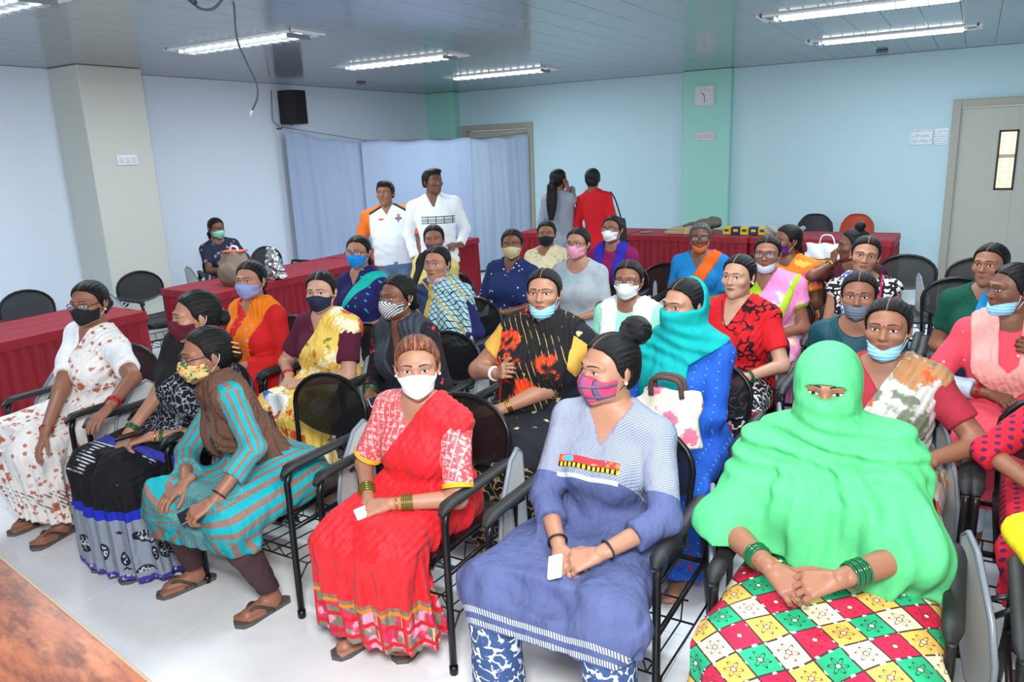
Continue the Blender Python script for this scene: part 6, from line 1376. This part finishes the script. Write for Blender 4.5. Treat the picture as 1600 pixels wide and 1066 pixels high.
# shoulder bag on the woman in blue, carry bag on the lap of the yellow saree
b = BD['tealhood']; q = b.Rb@np.array([.03, -.36, .665])+b.hip
t_ = lump('hand_bag', 'cream tote bag with pink print and brown handles on teal-scarfed woman\'s lap', 'bag', q, [(loft((0, 0, 0), (0, .03, .22), (1, 0, 0), [0, .5, 1], [.15, .14, .12], [.05, .045, .02], None, 3), 0)], cloth('tote_print', (230, 226, 206), [((222, 110, 140), ('flower', 10, .36, .4)), ((120, 40, 60), ('flower', 10, .12, .3))]), lambda x, y, z: f32(.004)*np.sin(x*40+z*30), .010)
for dy in (-.012, .035): MB().tube(curve_pts([(-.06, dy, .20), (-.05, dy, .27), (.05, dy, .27), (.07, dy, .20)], 5), .011, 6).build('handle', plain('tote_handle', (78, 60, 54), .7), t_, True)
b = BD['yellowsaree']; q = b.hip+np.array([-.02, -.50, .33])
t_ = lump('plastic_bag', 'white plastic bag with blue print hanging before the yellow saree', 'bag', q, [(loft((0, 0, 0), (0, .03, .30), (1, 0, 0), [0, .5, 1], [.13, .12, .08], [.03, .03, .015], None, 3), 0)], cloth('printed_plastic', (228, 234, 242), [((40, 110, 190), ('flower', 7, .28, .4)), ((206, 60, 80), ('dots', 12, .14))], rough=.35), lambda x, y, z: f32(.006)*np.sin(x*50+z*30), .010)
b = BD['redback']; q = b.hip+np.array([.215, -.02, .78])
t_ = lump('shoulder_bag', 'black shoulder bag hanging at the side of the woman in scarlet', 'bag', q, [(loft((0, 0, 0), (0, 0, .30), (0, 1, 0), [0, .5, 1], [.12, .13, .12], [.05, .05, .03], None, 3.5), 0)], plain('bag_black', (24, 24, 26), .6), None, .012)
MB().tube(curve_pts([(0, .06, .28), (-.07, .05, .50), (-.11, .0, .585), (-.09, -.07, .50), (0, -.08, .28)], 6), .008, 6).build('strap', M_STRAPB, t_, True)
# ---- things in hands
def in_hand(key, k, name, lab, cat, dims, mat, face=None, tilt=(0, 0, 0), shift=(0, 0, 0), out=0.03):
    B = BD[key]; c, d, n, pose = B.H[k]; X = np.cross(d, n); M = np.stack([X, d, n], 1); M = B.Rb@M@rotz(tilt[2])@rotx(tilt[0])@roty(tilt[1])
    p = B.Rb@(c+np.stack([X, d, n], 1)@np.array(shift))+B.hip; t = thing(name, lab, cat, tuple(p)); t.rotation_euler = Matrix(M.tolist()).to_euler()
    MB().box((0, 0, 0), dims, bev=min(dims)*.25).build('slab', mat, t)
    if face: MB().box((0, 0, dims[2]/2), (dims[0]*.9, dims[1]*.93, .0015)).build('screen', face, t)
in_hand('redsaree', -1, 'card_packet', 'white folded card held by the woman in red saree', 'card', (.10, .055, .016), M_CARD, tilt=(0, 0, .3), shift=(-.01, .03, .030))
in_hand('denim', -1, 'card_packet', 'small white card held by the woman in blue denim-look kurta', 'card', (.045, .085, .014), M_CARD, tilt=(0, 0, -.2), shift=(.015, .035, .030))
in_hand('blacksaree', 1, 'mobile_phone', 'black phone in the hand of the woman in black saree', 'phone', (.060, .125, .009), M_PHONE, M_SCREEN, shift=(.01, .02, .028))
in_hand('striped', 1, 'mobile_phone', 'black phone under the hand of the striped kurta woman', 'phone', (.070, .145, .009), M_PHONE, M_SCREEN, shift=(.035, .0, -.026))
in_hand('blackkurta', 1, 'mobile_phone', 'pale phone held by the woman with houndstooth mask', 'phone', (.068, .14, .009), plain('phone_pale', (190, 196, 214), .2), M_SCREEN, shift=(.0, .02, .030))
in_hand('phonewall', 1, 'mobile_phone', 'black phone held up by the woman by the left wall', 'phone', (.072, .15, .009), M_PHONE, M_SCREEN, shift=(0, .07, -.030))
in_hand('greyback', -1, 'mobile_phone', 'dark phone at the ear of the long-haired woman', 'phone', (.07, .15, .009), M_PHONE, M_SCREEN, shift=(0, .03, -.032))
in_hand('navyfleck', 1, 'paper_slip', 'white paper slip held by the woman in navy flecked shirt', 'paper', (.06, .08, .004), M_CARD, shift=(0, .03, .028))
in_hand('redblack', 1, 'small_phone', 'little black phone in the hand of the red and black saree woman', 'phone', (.05, .10, .012), M_PHONE, None, shift=(0, .02, -.026))
# claw clip in the bun of the striped-kurta woman
B = BD['striped']; t_ = MB()
for s in (-1, 1):
    for j in range(3): t_.tube(curve_pts([(s*.010, .075, .035-.02*j), (s*.045, .100, .035-.022*j), (s*.046, .128, .020-.022*j)], 4), .0042, 6)
link('hair_clip', new_mesh('hair_clip', heads(B, np.array(t_.V)), t_.F, plain('amber_clip', (206, 140, 60), .2), None, True), B.root)
# yellow sleeve hem of the red saree blouse
B = BD['redsaree']
for k in (-1, 1):
    ax = unit(B.E[k]-B.S[k]); c = B.S[k]+(B.E[k]-B.S[k])*.855; m = MB()
    for j in range(2): torus(m, c-ax*.008*j, ax, B.ru[1]+.019, .0055, 22)
    m.build('sleeve_hem', plain('yellow_piping', (236, 176, 40), .6), B.root, True)
